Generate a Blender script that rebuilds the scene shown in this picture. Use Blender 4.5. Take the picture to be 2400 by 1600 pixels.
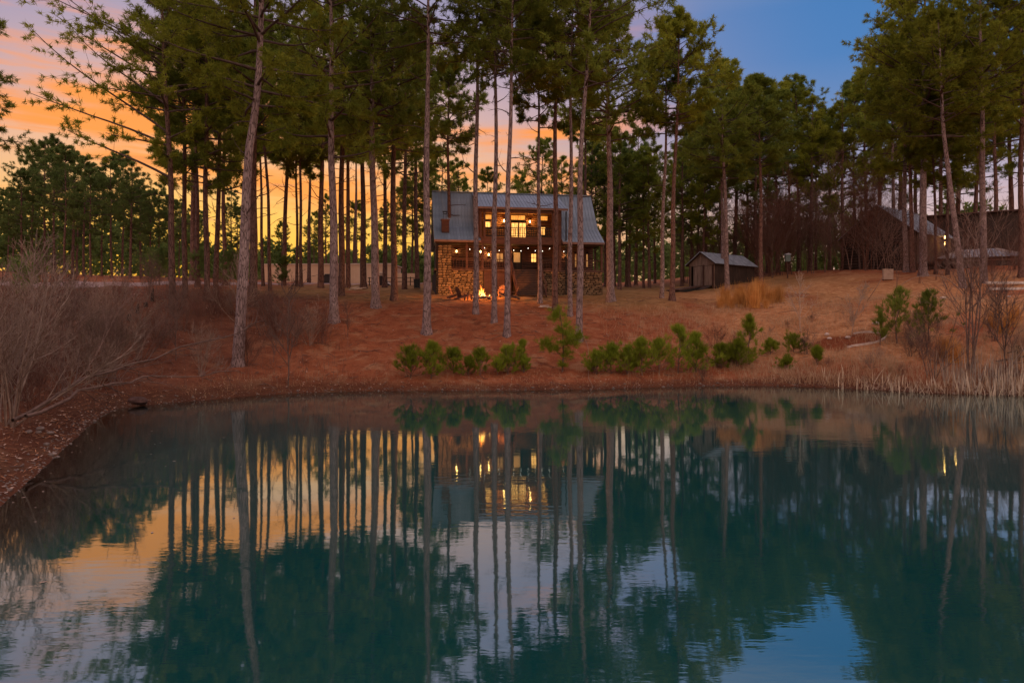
import bpy, math, random
import numpy as np
from mathutils import Vector

# ------------------------------------------------------------------ scene, camera, sky, sun
for o in list(bpy.data.objects):
    bpy.data.objects.remove(o)
scene = bpy.context.scene
col = scene.collection
F = 1600.0                 # focal length in pixels of the 2400 wide photograph
HY = 760.0                 # horizon row
CAMZ = 3.2                 # camera height above the pond

cam_d = bpy.data.cameras.new('camera')
cam_d.sensor_width = 36.0
cam_d.lens = 24.0
cam_d.shift_y = -(800.0 - HY) / 2400.0
cam_d.clip_start = 0.1
cam_d.clip_end = 3000.0
cam = bpy.data.objects.new('camera', cam_d)
col.objects.link(cam)
cam.location = (0, 0, CAMZ)
cam.rotation_euler = (math.radians(90), 0, 0)
scene.camera = cam

scene.view_settings.view_transform = 'Standard'
scene.view_settings.look = 'None'
scene.view_settings.exposure = 1.06
scene.view_settings.gamma = 1.0
scene.view_settings.use_curve_mapping = False
scene.cycles.max_bounces = 7
scene.cycles.diffuse_bounces = 5
scene.cycles.glossy_bounces = 3
scene.cycles.transmission_bounces = 4
scene.cycles.transparent_max_bounces = 6
scene.cycles.caustics_reflective = False
scene.cycles.caustics_refractive = False
scene.cycles.sample_clamp_indirect = 4.0

SUN_AZ = math.radians(-19.0)      # left of the view direction, behind the pines
SUN_EL = math.radians(4.0)


def lin(r, g, b, a=1.0):
    f = lambda c: (c / 255 / 12.92) if c / 255 <= 0.04045 else ((c / 255 + 0.055) / 1.055) ** 2.4
    return (f(r), f(g), f(b), a)


class NT:
    """small helper for node trees"""
    def __init__(self, tree):
        self.t = tree
        self.n = tree.nodes
        self.l = tree.links

    def node(self, kind, **kw):
        nd = self.n.new(kind)
        for k, v in kw.items():
            setattr(nd, k, v)
        return nd

    def link(self, a, b):
        self.l.new(a, b)

    def math(self, op, a, b=None, c=None, clamp=False):
        nd = self.n.new('ShaderNodeMath')
        nd.operation = op
        nd.use_clamp = clamp
        for i, v in enumerate((a, b, c)):
            if v is None:
                continue
            if isinstance(v, (int, float)):
                nd.inputs[i].default_value = v
            else:
                self.l.new(v, nd.inputs[i])
        return nd.outputs[0]

    def smooth(self, v, a, b):
        nd = self.n.new('ShaderNodeMapRange')
        nd.interpolation_type = 'SMOOTHSTEP'
        self.l.new(v, nd.inputs[0])
        nd.inputs[1].default_value = a
        nd.inputs[2].default_value = b
        return nd.outputs[0]

    def ramp(self, v, stops, interp='LINEAR'):
        nd = self.n.new('ShaderNodeValToRGB')
        e = nd.color_ramp.elements
        nd.color_ramp.interpolation = interp
        while len(e) < len(stops):
            e.new(0.5)
        for i, (p, c) in enumerate(stops):
            e[i].position = p
            e[i].color = c if len(c) == 4 else (*c, 1)
        if v is not None:
            self.l.new(v, nd.inputs[0])
        return nd.outputs[0]

    def mix(self, f, a, b, mode='MIX'):
        nd = self.n.new('ShaderNodeMix')
        nd.data_type = 'RGBA'
        nd.blend_type = mode
        for s, v in ((nd.inputs[0], f), (nd.inputs[6], a), (nd.inputs[7], b)):
            if isinstance(v, (int, float)):
                s.default_value = v
            elif isinstance(v, tuple):
                s.default_value = v if len(v) == 4 else (*v, 1)
            else:
                self.l.new(v, s)
        return nd.outputs[2]

    def noise(self, vec, scale, detail=3.0, rough=0.55, dist=0.0):
        nd = self.n.new('ShaderNodeTexNoise')
        nd.inputs['Scale'].default_value = scale
        nd.inputs['Detail'].default_value = detail
        nd.inputs['Roughness'].default_value = rough
        nd.inputs['Distortion'].default_value = dist
        if vec is not None:
            self.l.new(vec, nd.inputs['Vector'])
        return nd.outputs[0]

    def mapping(self, vec, scale=(1, 1, 1), rot=(0, 0, 0), loc=(0, 0, 0)):
        nd = self.n.new('ShaderNodeMapping')
        nd.inputs['Scale'].default_value = scale
        nd.inputs['Rotation'].default_value = rot
        nd.inputs['Location'].default_value = loc
        self.l.new(vec, nd.inputs['Vector'])
        return nd.outputs[0]


# ---- dusk sky: a Nishita twilight plus the afterglow colours and streaks of cloud
world = bpy.data.worlds.new('World')
scene.world = world
world.use_nodes = True
wt = NT(world.node_tree)
wt.n.clear()
w_out = wt.node('ShaderNodeOutputWorld')
w_bg = wt.node('ShaderNodeBackground')
wt.link(w_bg.outputs[0], w_out.inputs[0])
tc = wt.node('ShaderNodeTexCoord')
sep = wt.node('ShaderNodeSeparateXYZ')
wt.link(tc.outputs['Generated'], sep.inputs[0])
el = wt.math('ARCSINE', sep.outputs[2])
el_n = wt.math('DIVIDE', el, math.pi / 2, clamp=True)
az = wt.math('ARCTAN2', sep.outputs[0], sep.outputs[1])
d_az = wt.math('ABSOLUTE', wt.math('WRAP', wt.math('SUBTRACT', az, SUN_AZ), math.pi, -math.pi))
side = wt.math('SUBTRACT', 1.0, wt.smooth(d_az, math.radians(8), math.radians(46)))
ramp_sun = wt.ramp(el_n, [(0.0, lin(252, 160, 26)), (0.05, lin(255, 188, 40)), (0.095, lin(253, 190, 88)),
                          (0.14, lin(242, 184, 138)), (0.185, lin(216, 174, 164)), (0.235, lin(176, 158, 176)),
                          (0.275, lin(158, 150, 178)), (0.35, lin(176, 160, 184)), (0.55, lin(205, 186, 206)), (1.0, lin(236, 212, 222))])
ramp_far = wt.ramp(el_n, [(0.0, lin(228, 172, 145)), (0.06, lin(228, 186, 168)), (0.11, lin(190, 172, 186)),
                          (0.165, lin(112, 138, 184)), (0.22, lin(76, 125, 184)), (0.26, lin(70, 122, 182)), (0.31, lin(128, 144, 180)),
                          (0.55, lin(205, 186, 206)), (1.0, lin(236, 212, 222))])
# the sky behind the viewer: rosy counter-glow fading into pale lilac
ramp_anti = wt.ramp(el_n, [(0.0, lin(255, 214, 192)), (0.15, lin(255, 222, 204)), (0.35, lin(250, 220, 218)), (1.0, lin(236, 212, 222))])
grad = wt.mix(side, ramp_far, ramp_sun)
back = wt.smooth(d_az, math.radians(70), math.radians(125))
grad = wt.mix(back, grad, ramp_anti)
# streaks of lit cloud, tilted, in azimuth / elevation space
comb = wt.node('ShaderNodeCombineXYZ')
wt.link(az, comb.inputs[0])
wt.link(el, comb.inputs[1])
st = wt.mapping(comb.outputs[0], scale=(1.6, 13.0, 1.0), rot=(0, 0, math.radians(17)), loc=(0.0, 0.35, 0.0))
cl = wt.noise(st, 1.0, 4.0, 0.5, 0.4)
st2 = wt.mapping(comb.outputs[0], scale=(3.0, 30.0, 1.0), rot=(0, 0, math.radians(10)))
cl2 = wt.noise(st2, 2.2, 5.0, 0.6, 0.5)
cl_m = wt.smooth(wt.math('ADD', wt.math('MULTIPLY', cl, 0.8), wt.math('MULTIPLY', cl2, 0.2)), 0.47, 0.60)
near_sun = wt.math('SUBTRACT', 1.0, wt.smooth(d_az, math.radians(22), math.radians(36)))
low = wt.math('MULTIPLY', wt.smooth(el, math.radians(5), math.radians(10)),
              wt.math('SUBTRACT', 1.0, wt.smooth(el, math.radians(19), math.radians(27))))
cl_f = wt.math('MULTIPLY', wt.math('MULTIPLY', cl_m, near_sun), wt.math('MULTIPLY', low, 0.95), clamp=True)
sky_c = wt.mix(cl_f, grad, lin(255, 152, 62))
# a few thin grey-mauve bars low over the glow
bar = wt.math('MULTIPLY', wt.smooth(cl2, 0.56, 0.68), wt.math('SUBTRACT', 1.0, wt.smooth(el, math.radians(10), math.radians(15))))
sky_c = wt.mix(wt.math('MULTIPLY', bar, 0.45), sky_c, lin(190, 130, 100))
nish = wt.node('ShaderNodeTexSky', sky_type='NISHITA')
nish.sun_disc = False
nish.sun_elevation = SUN_EL
nish.sun_rotation = SUN_AZ
nish_s = wt.node('ShaderNodeVectorMath', operation='SCALE')
wt.link(nish.outputs[0], nish_s.inputs[0])
nish_s.inputs['Scale'].default_value = 0.006
total = wt.mix(1.0, sky_c, nish_s.outputs[0], 'ADD')
wt.link(total, w_bg.inputs[0])
w_bg.inputs[1].default_value = 0.50

sun_d = bpy.data.lights.new('sun', 'SUN')
sun_d.energy = 0.9
sun_d.angle = math.radians(3)
sun_d.color = (1.0, 0.55, 0.25)
sun = bpy.data.objects.new('sun', sun_d)
col.objects.link(sun)
sv = Vector((math.sin(SUN_AZ) * math.cos(SUN_EL), math.cos(SUN_AZ) * math.cos(SUN_EL), math.sin(SUN_EL)))
sun.rotation_euler = sv.to_track_quat('Z', 'Y').to_euler()
sun.location = sv * 200

# ------------------------------------------------------------------ helpers
RNG = np.random.default_rng(7)
random.seed(7)


def px2w(px, py, d):
    """point seen at a pixel of the photograph, d metres in front of the camera"""
    return ((px - 1200.0) / F * d, d, CAMZ + (HY - py) / F * d)


def tag(o, label=None, cat=None, group=None, kind=None):
    if label: o['label'] = label
    if cat: o['category'] = cat
    if group: o['group'] = group
    if kind: o['kind'] = kind
    return o


def empty(name, loc=(0, 0, 0), rz=0.0):
    o = bpy.data.objects.new(name, None)
    o.empty_display_size = 0.3
    col.objects.link(o)
    o.location = loc
    o.rotation_euler = (0, 0, rz)
    return o


def np_mesh(name, V, Fc, smooth=False):
    V = np.asarray(V, dtype=np.float32)
    Fc = np.asarray(Fc, dtype=np.int32)
    m, k = Fc.shape
    me = bpy.data.meshes.new(name)
    me.vertices.add(len(V))
    me.vertices.foreach_set('co', V.ravel())
    me.loops.add(m * k)
    me.loops.foreach_set('vertex_index', Fc.ravel())
    me.polygons.add(m)
    me.polygons.foreach_set('loop_start', np.arange(0, m * k, k, dtype=np.int32))
    if smooth:
        me.polygons.foreach_set('use_smooth', np.ones(m, dtype=bool))
    me.update(calc_edges=True)
    return me


def link(name, me, mat=None, parent=None):
    o = bpy.data.objects.new(name, me)
    col.objects.link(o)
    if mat is not None and len(me.materials) == 0:
        me.materials.append(mat)
    if parent is not None:
        o.parent = parent
    return o


def link_mat(name, me, mat, parent=None):
    """link shared mesh data with this object's own material"""
    o = bpy.data.objects.new(name, me)
    if len(me.materials) == 0:
        me.materials.append(mat)
    col.objects.link(o)
    o.material_slots[0].link = 'OBJECT'
    o.material_slots[0].material = mat
    if parent is not None:
        o.parent = parent
    return o


def copy_tree(o, parent=None):
    c = o.copy()
    col.objects.link(c)
    if parent is not None:
        c.parent = parent
    for ch in list(o.children):
        copy_tree(ch, c)
    return c


class MB:
    """collects boxes, prisms and tubes into one mesh"""
    def __init__(self):
        self.v = []
        self.f = []

    def add(self, vs, fs):
        n = len(self.v)
        self.v += [tuple(map(float, p)) for p in vs]
        self.f += [tuple(i + n for i in f) for f in fs]
        return self

    def box(self, x0, x1, y0, y1, z0, z1):
        return self.add([(x0, y0, z0), (x1, y0, z0), (x1, y1, z0), (x0, y1, z0), (x0, y0, z1), (x1, y0, z1), (x1, y1, z1), (x0, y1, z1)],
                        [(3, 2, 1, 0), (4, 5, 6, 7), (0, 1, 5, 4), (1, 2, 6, 5), (2, 3, 7, 6), (3, 0, 4, 7)])

    def beam(self, a, b, w, h):
        a, b = Vector(a), Vector(b)
        d = (b - a).normalized()
        up = Vector((0, 0, 1)) if abs(d.z) < 0.9 else Vector((0, 1, 0))
        s = d.cross(up).normalized() * (w / 2)
        u = s.cross(d).normalized() * (h / 2)
        vs = [p + q for p in (a, b) for q in (-s - u, s - u, s + u, -s + u)]
        return self.add(vs, [(3, 2, 1, 0), (4, 5, 6, 7), (0, 1, 5, 4), (1, 2, 6, 5), (2, 3, 7, 6), (3, 0, 4, 7)])

    def prism(self, poly, axis, a, b):
        """extrude a 2-D polygon; axis 'x': poly is (y,z); axis 'y': poly is (x,z); axis 'z': poly is (x,y)"""
        n = len(poly)
        mk = {'x': lambda p, t: (t, p[0], p[1]), 'y': lambda p, t: (p[0], t, p[1]), 'z': lambda p, t: (p[0], p[1], t)}[axis]
        vs = [mk(p, a) for p in poly] + [mk(p, b) for p in poly]
        fs = [tuple(range(n - 1, -1, -1)), tuple(range(n, 2 * n))] + [(i, (i + 1) % n, n + (i + 1) % n, n + i) for i in range(n)]
        return self.add(vs, fs)

    def tube(self, pts, r, n=8):
        pts = np.array(pts, dtype=float)
        R = np.full(len(pts), r, dtype=float) if np.isscalar(r) else np.array(r, dtype=float)
        V, Q = tubes(pts[None], R[None], n)
        self.add(V, Q.tolist())
        m = len(pts)
        base = len(self.v) - m * n
        self.f.append(tuple(base + i for i in range(n - 1, -1, -1)))
        self.f.append(tuple(base + (m - 1) * n + i for i in range(n)))
        return self

    def lathe(self, prof, n=12, c=(0, 0, 0)):
        vs, fs = [], []
        for r, z in prof:
            for k in range(n):
                a = 2 * math.pi * k / n
                vs.append((c[0] + r * math.cos(a), c[1] + r * math.sin(a), c[2] + z))
        for i in range(len(prof) - 1):
            for k in range(n):
                fs.append((i * n + k, i * n + (k + 1) % n, (i + 1) * n + (k + 1) % n, (i + 1) * n + k))
        fs.append(tuple(range(n - 1, -1, -1)))
        fs.append(tuple((len(prof) - 1) * n + k for k in range(n)))
        return self.add(vs, fs)

    def mesh(self, name='mesh'):
        me = bpy.data.meshes.new(name)
        me.from_pydata(self.v, [], self.f)
        me.update()
        return me

    def build(self, name, mat, parent=None):
        return link(name, self.mesh(name), mat, parent)


def norm(v):
    return v / np.maximum(np.linalg.norm(v, axis=-1, keepdims=True), 1e-9)


def tubes(P, R, n):
    """P (m,k,3) polylines, R (m,k) radii -> verts, quads"""
    m, k, _ = P.shape
    T = norm(np.gradient(P, axis=1))
    ref = np.zeros_like(T)
    vert = np.abs(norm(P[:, -1] - P[:, 0])[:, 2]) > 0.8
    ref[vert, :, 0] = 1.0
    ref[~vert, :, 2] = 1.0
    U = norm(np.cross(T, ref))
    W = np.cross(T, U)
    a = np.arange(n) * 2 * math.pi / n
    V = P[:, :, None, :] + R[:, :, None, None] * (U[:, :, None, :] * np.cos(a)[None, None, :, None] + W[:, :, None, :] * np.sin(a)[None, None, :, None])
    idx = np.arange(m * k * n).reshape(m, k, n)
    A = idx[:, :-1, :]
    B = np.roll(A, -1, axis=2)
    D = idx[:, 1:, :]
    C = np.roll(D, -1, axis=2)
    Q = np.stack([A, B, C, D], axis=-1).reshape(-1, 4)
    return V.reshape(-1, 3), Q


class Geo:
    """accumulates quads and triangles as arrays"""
    def __init__(self):
        self.V, self.Q, self.n = [], [], 0

    def add(self, V, Q):
        self.V.append(V)
        self.Q.append(Q + self.n)
        self.n += len(V)

    def tubes(self, P, R, n):
        if len(P):
            V, Q = tubes(np.asarray(P, float), np.asarray(R, float), n)
            self.add(V, Q)

    def mesh(self, name, smooth=True):
        return np_mesh(name, np.concatenate(self.V), np.concatenate(self.Q), smooth)


# ------------------------------------------------------------------ materials
def new_mat(name):
    m = bpy.data.materials.new(name)
    m.use_nodes = True
    nt = NT(m.node_tree)
    b = nt.n['Principled BSDF']
    b.inputs['Specular IOR Level'].default_value = 0.3
    return m, nt, b


def set_bump(nt, b, h, strength, dist):
    bp = nt.node('ShaderNodeBump')
    bp.inputs['Strength'].default_value = strength
    bp.inputs['Distance'].default_value = dist
    nt.link(h, bp.inputs['Height'])
    nt.link(bp.outputs[0], b.inputs['Normal'])


def simple(name, c1, c2, scale=6.0, rough=0.75, stretch=(1, 1, 1), bump=0.2, bdist=0.02, metal=0.0, detail=4.0, spec=0.3, rnd=0.0):
    m, nt, b = new_mat(name)
    t = nt.node('ShaderNodeTexCoord')
    v = nt.mapping(t.outputs['Object'], scale=stretch)
    nz = nt.noise(v, scale, detail, 0.6)
    c = nt.ramp(nz, [(0.3, (*c1, 1)), (0.7, (*c2, 1))])
    if rnd > 0:
        oi = nt.node('ShaderNodeObjectInfo')
        f = nt.node('ShaderNodeMapRange')
        nt.link(oi.outputs['Random'], f.inputs[0])
        f.inputs[3].default_value = 1.0 - rnd
        f.inputs[4].default_value = 1.0 + rnd
        hs = nt.node('ShaderNodeHueSaturation')
        nt.link(c, hs.inputs['Color'])
        nt.link(f.outputs[0], hs.inputs['Value'])
        c = hs.outputs[0]
    nt.link(c, b.inputs['Base Color'])
    b.inputs['Roughness'].default_value = rough
    b.inputs['Metallic'].default_value = metal
    b.inputs['Specular IOR Level'].default_value = spec
    if bump > 0:
        set_bump(nt, b, nz, bump, bdist)
    return m


def glow(name, c, strength):
    m, nt, b = new_mat(name)
    b.inputs['Base Color'].default_value = (0.4, 0.3, 0.2, 1)
    b.inputs['Emission Strength'].default_value = strength
    if 'window' in name:            # curtains and furniture behind the glass
        t = nt.node('ShaderNodeTexCoord')
        nz = nt.noise(nt.mapping(t.outputs['Object'], scale=(7, 7, 1.2)), 1.6, 3, 0.6)
        col_ = nt.ramp(nz, [(0.3, (c[0] * 0.35, c[1] * 0.25, c[2] * 0.2, 1)), (0.5, (*c, 1)), (0.75, (c[0] * 1.5, c[1] * 1.6, c[2] * 2.0, 1))])
        nt.link(col_, b.inputs['Emission Color'])
    else:
        b.inputs['Emission Color'].default_value = (*c, 1)
    return m


def needle_mat(name, c1, c2, cd, dead=0.62):
    m, nt, b = new_mat(name)
    nt.n.remove(b)
    out = nt.n['Material Output']
    geo = nt.node('ShaderNodeNewGeometry')
    oi = nt.node('ShaderNodeObjectInfo')
    nz = nt.noise(geo.outputs['Position'], 0.55, 3.0, 0.6)
    c = nt.ramp(nz, [(0.35, (*c1, 1)), (0.62, (*c2, 1))])
    n2 = nt.noise(geo.outputs['Position'], 0.9, 2.0, 0.5)
    c = nt.mix(nt.smooth(n2, dead, dead + 0.12), c, (*cd, 1))
    hs = nt.node('ShaderNodeHueSaturation')
    f = nt.node('ShaderNodeMapRange')
    nt.link(oi.outputs['Random'], f.inputs[0])
    f.inputs[3].default_value = 0.75
    f.inputs[4].default_value = 1.25
    nt.link(c, hs.inputs['Color'])
    nt.link(f.outputs[0], hs.inputs['Value'])
    df = nt.node('ShaderNodeBsdfDiffuse')
    tr = nt.node('ShaderNodeBsdfTranslucent')
    nt.link(hs.outputs[0], df.inputs[0])
    nt.link(hs.outputs[0], tr.inputs[0])
    mx = nt.node('ShaderNodeAddShader')      # light both reflected and passed through the needles
    nt.link(df.outputs[0], mx.inputs[0])
    nt.link(tr.outputs[0], mx.inputs[1])
    nt.link(mx.outputs[0], out.inputs[0])
    return m


def bark_mat(name, c1, c2, c3):
    m, nt, b = new_mat(name)
    t = nt.node('ShaderNodeTexCoord')
    v = nt.mapping(t.outputs['Object'], scale=(11, 11, 1.6))
    vo = nt.node('ShaderNodeTexVoronoi')
    vo.feature = 'DISTANCE_TO_EDGE'
    vo.inputs['Scale'].default_value = 1.3
    nt.link(v, vo.inputs['Vector'])
    crack = nt.smooth(vo.outputs['Distance'], -0.03, 0.15)
    nz = nt.noise(t.outputs['Object'], 3.0, 5.0, 0.65)
    plate = nt.ramp(nz, [(0.3, (*c2, 1)), (0.68, (*c3, 1))])
    c = nt.mix(crack, (*c1, 1), plate)
    nt.link(c, b.inputs['Base Color'])
    b.inputs['Roughness'].default_value = 0.9
    b.inputs['Specular IOR Level'].default_value = 0.15
    set_bump(nt, b, nt.math('ADD', crack, nt.math('MULTIPLY', nz, 0.6)), 0.7, 0.035)
    return m


M = {}
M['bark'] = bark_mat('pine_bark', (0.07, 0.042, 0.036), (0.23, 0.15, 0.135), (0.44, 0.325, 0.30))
M['bark_red'] = bark_mat('red_bark', (0.055, 0.027, 0.02), (0.18, 0.09, 0.068), (0.28, 0.16, 0.125))
M['limb'] = simple('dark_limb', (0.055, 0.035, 0.028), (0.12, 0.08, 0.065), 4, 0.9, bump=0)
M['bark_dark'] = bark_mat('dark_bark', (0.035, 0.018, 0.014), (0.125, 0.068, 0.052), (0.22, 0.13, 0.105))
M['needles'] = needle_mat('pine_needles', (0.08, 0.102, 0.017), (0.13, 0.155, 0.027), (0.13, 0.085, 0.025), 0.68)
M['needles_gold'] = needle_mat('golden_green_needles', (0.10, 0.115, 0.014), (0.155, 0.165, 0.022), (0.14, 0.095, 0.02), 0.70)
M['needles_far'] = needle_mat('blue_green_needles', (0.06, 0.09, 0.025), (0.10, 0.13, 0.036), (0.11, 0.075, 0.028), 0.68)
M['needles_young'] = needle_mat('young_needles', (0.095, 0.125, 0.012), (0.15, 0.175, 0.02), (0.13, 0.10, 0.025), 0.66)
M['twig'] = simple('twig', (0.11, 0.062, 0.045), (0.23, 0.145, 0.11), 5, 0.9, bump=0, rnd=0.25)
M['twig_pale'] = simple('pale_twig', (0.22, 0.14, 0.10), (0.38, 0.27, 0.20), 5, 0.9, bump=0, rnd=0.2)
M['twig_light'] = simple('light_twig', (0.36, 0.26, 0.19), (0.56, 0.43, 0.33), 5, 0.9, bump=0, rnd=0.15)
M['twig_red'] = simple('red_twig', (0.12, 0.05, 0.034), (0.21, 0.10, 0.068), 5, 0.9, bump=0, rnd=0.25)
M['reed'] = simple('dry_reed', (0.55, 0.40, 0.26), (0.80, 0.64, 0.46), 1.2, 0.85, bump=0)
M['reed_old'] = simple('grey_reed', (0.26, 0.2, 0.15), (0.46, 0.37, 0.28), 1.2, 0.85, bump=0)
M['sedge'] = simple('orange_sedge', (0.46, 0.19, 0.04), (0.68, 0.36, 0.11), 2, 0.85, bump=0, rnd=0.2)
M['dry_weed'] = simple('dry_weed', (0.36, 0.2, 0.1), (0.58, 0.40, 0.24), 1.5, 0.9, bump=0)
M['straw'] = simple('fallen_needles', (0.26, 0.085, 0.035), (0.56, 0.27, 0.13), 2.0, 0.9, bump=0)
M['leaf'] = simple('pale_leaf', (0.32, 0.18, 0.11), (0.60, 0.44, 0.34), 3.0, 0.7, bump=0)
M['pebble'] = simple('pebble', (0.12, 0.08, 0.06), (0.32, 0.25, 0.21), 2.0, 0.8, bump=0.2, rnd=0.3)
M['roof'] = simple('roof_metal', (0.15, 0.20, 0.25), (0.31, 0.37, 0.44), 0.7, 0.45, stretch=(1, 1, 0.4), detail=9.0, bump=0.05, metal=0.1, rnd=0.10)
M['roof_trim'] = simple('roof_trim', (0.15, 0.09, 0.075), (0.24, 0.15, 0.125), 4, 0.6, bump=0)
M['roof_rust'] = simple('weathered_roof', (0.24, 0.27, 0.31), (0.46, 0.49, 0.54), 2.2, 0.5, stretch=(1, 1, 0.4), metal=0.3, bump=0.1, rnd=0.1)
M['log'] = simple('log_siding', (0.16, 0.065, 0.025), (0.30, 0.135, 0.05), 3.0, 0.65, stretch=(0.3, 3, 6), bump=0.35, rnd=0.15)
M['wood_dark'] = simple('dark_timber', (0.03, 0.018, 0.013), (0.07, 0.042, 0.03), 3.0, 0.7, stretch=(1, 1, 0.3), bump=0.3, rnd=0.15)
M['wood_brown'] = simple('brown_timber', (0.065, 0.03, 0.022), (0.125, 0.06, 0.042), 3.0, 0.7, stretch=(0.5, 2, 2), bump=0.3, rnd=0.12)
M['wood_deck'] = simple('deck_boards', (0.075, 0.038, 0.027), (0.14, 0.075, 0.052), 3.0, 0.7, bump=0.3, rnd=0.12)
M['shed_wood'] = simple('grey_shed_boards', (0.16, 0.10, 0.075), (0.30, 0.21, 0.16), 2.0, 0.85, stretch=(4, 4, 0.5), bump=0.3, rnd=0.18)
M['stone'] = simple('field_stone', (0.13, 0.08, 0.042), (0.36, 0.235, 0.13), 2.6, 0.85, bump=0.5, bdist=0.03, rnd=0.45)
M['mortar'] = simple('mortar', (0.035, 0.022, 0.015), (0.07, 0.045, 0.03), 8.0, 0.95, bump=0.4)
M['rock'] = simple('pit_rock', (0.10, 0.075, 0.06), (0.24, 0.18, 0.15), 4.0, 0.9, bump=0.5, rnd=0.2)
M['char'] = simple('charred_wood', (0.02, 0.015, 0.012), (0.08, 0.05, 0.035), 6.0, 0.9)
M['chair'] = simple('chair_boards', (0.075, 0.035, 0.025), (0.15, 0.075, 0.05), 4.0, 0.65, bump=0.2, rnd=0.15)
M['beige'] = simple('beige_panel', (0.74, 0.49, 0.31), (0.82, 0.56, 0.37), 0.8, 0.7, bump=0.05)
M['beige_trim'] = simple('pale_trim', (0.72, 0.56, 0.44), (0.8, 0.64, 0.5), 1.0, 0.6, bump=0)
M['ramp_side'] = simple('dark_ply', (0.03, 0.02, 0.018), (0.06, 0.045, 0.04), 4.0, 0.7)
M['ramp_top'] = simple('ramp_sheet', (0.5, 0.4, 0.33), (0.62, 0.5, 0.42), 1.0, 0.45, bump=0.03)
M['black'] = simple('black_plastic', (0.012, 0.012, 0.013), (0.03, 0.03, 0.03), 5.0, 0.5)
M['iron'] = simple('black_iron', (0.015, 0.013, 0.012), (0.035, 0.03, 0.028), 6.0, 0.45, metal=0.6)
M['canvas'] = simple('tan_canvas', (0.36, 0.25, 0.18), (0.46, 0.33, 0.25), 3.0, 0.85)
M['green_box'] = simple('green_grey_paint', (0.12, 0.17, 0.16), (0.18, 0.23, 0.21), 4.0, 0.6)
M['mulch'] = simple('mulch', (0.11, 0.035, 0.02), (0.26, 0.09, 0.045), 5.0, 0.95, bump=0.6, bdist=0.04)
M['ash_ground'] = simple('ash_ground', (0.055, 0.03, 0.025), (0.13, 0.07, 0.055), 5.0, 0.95, bump=0.6, bdist=0.04)
M['edging'] = simple('pale_edging', (0.5, 0.38, 0.31), (0.66, 0.54, 0.46), 6.0, 0.8, rnd=0.12)
M['gravel_road'] = simple('gravel_road', (0.30, 0.185, 0.15), (0.46, 0.31, 0.26), 1.4, 0.95, bump=0.4, detail=8)
M['paper'] = simple('pale_wood', (0.5, 0.42, 0.36), (0.72, 0.63, 0.55), 6.0, 0.8)
M['lit_warm'] = glow('lit_window_glass', (1.0, 0.36, 0.05), 0.45)
M['lit_bright'] = glow('lit_window_bright', (1.0, 0.46, 0.10), 0.85)
M['lit_dim'] = glow('lit_window_dim', (1.0, 0.42, 0.10), 0.16)
M['bulb'] = glow('lamp_bulb', (1.0, 0.55, 0.15), 12.0)
M['bulb_white'] = glow('string_bulb', (1.0, 0.88, 0.72), 3.0)

# flame: hotter at the base
fm, fn, fb = new_mat('flame')
fn.n.remove(fb)
ft = fn.node('ShaderNodeTexCoord')
fs_ = fn.node('ShaderNodeSeparateXYZ')
fn.link(ft.outputs['Object'], fs_.inputs[0])
fc = fn.ramp(fn.math('DIVIDE', fs_.outputs[2], 0.8, clamp=True), [(0.0, (1.0, 0.62, 0.18, 1)), (0.45, (1.0, 0.36, 0.05, 1)), (1.0, (0.9, 0.12, 0.01, 1))])
fe = fn.node('ShaderNodeEmission')
fe.inputs[1].default_value = 2.4
fn.link(fc, fe.inputs[0])
fn.link(fe.outputs[0], fn.n['Material Output'].inputs[0])
M['flame'] = fm

# ------------------------------------------------------------------ the terrain
def shore_pt(px, py):
    d = CAMZ * F / (py - HY)
    return ((px - 1200) / F * d, d)


SHORE = [shore_pt(*p) for p in [(-60, 1235), (15, 1170), (89, 1106), (153, 1045), (179, 1024), (204, 999), (237, 973), (281, 956),
                                (357, 948), (434, 941), (510, 935), (600, 926), (720, 920), (850, 916), (1050, 915), (1220, 914), (1390, 912),
                                (1520, 907), (1650, 904), (1780, 903), (1900, 906), (2050, 913), (2200, 922), (2400, 925)]]
SHORE += [(30.0, 30.0), (38.0, 24.0), (42.0, 14.0), (36.0, 5.0), (16.0, 1.5), (0.0, 1.6), (-7.0, 3.0), (-9.0, 7.0)]
SH = np.array(SHORE)


def shore_dist(x, y):
    """signed distance to the shore line: negative over the pond"""
    x = np.asarray(x, float)
    y = np.asarray(y, float)
    best = np.full(x.shape, 1e9)
    inside = np.zeros(x.shape, bool)
    n = len(SH)
    for i in range(n):
        ax, ay = SH[i]
        bx, by = SH[(i + 1) % n]
        dx, dy = bx - ax, by - ay
        t = np.clip(((x - ax) * dx + (y - ay) * dy) / (dx * dx + dy * dy), 0, 1)
        best = np.minimum(best, np.hypot(x - ax - t * dx, y - ay - t * dy))
        c = ((ay > y) != (by > y)) & (x < dx * (y - ay) / (dy if abs(dy) > 1e-9 else 1e-9) + ax)
        inside ^= c
    return np.where(inside, -best, best)


PS = np.array([-30, -8, -3, -1, 0, 0.5, 1.2, 8, 17, 22, 28, 45, 60, 120, 300, 900.0])
PZ = np.array([-3.5, -2.8, -1.3, -0.35, 0, 0.22, 0.42, 2.3, 4.75, 5.35, 6.0, 7.5, 8.6, 12.6, 22, 50.0])


def sstep(t):
    t = np.clip(t, 0, 1)
    return t * t * (3 - 2 * t)


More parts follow.
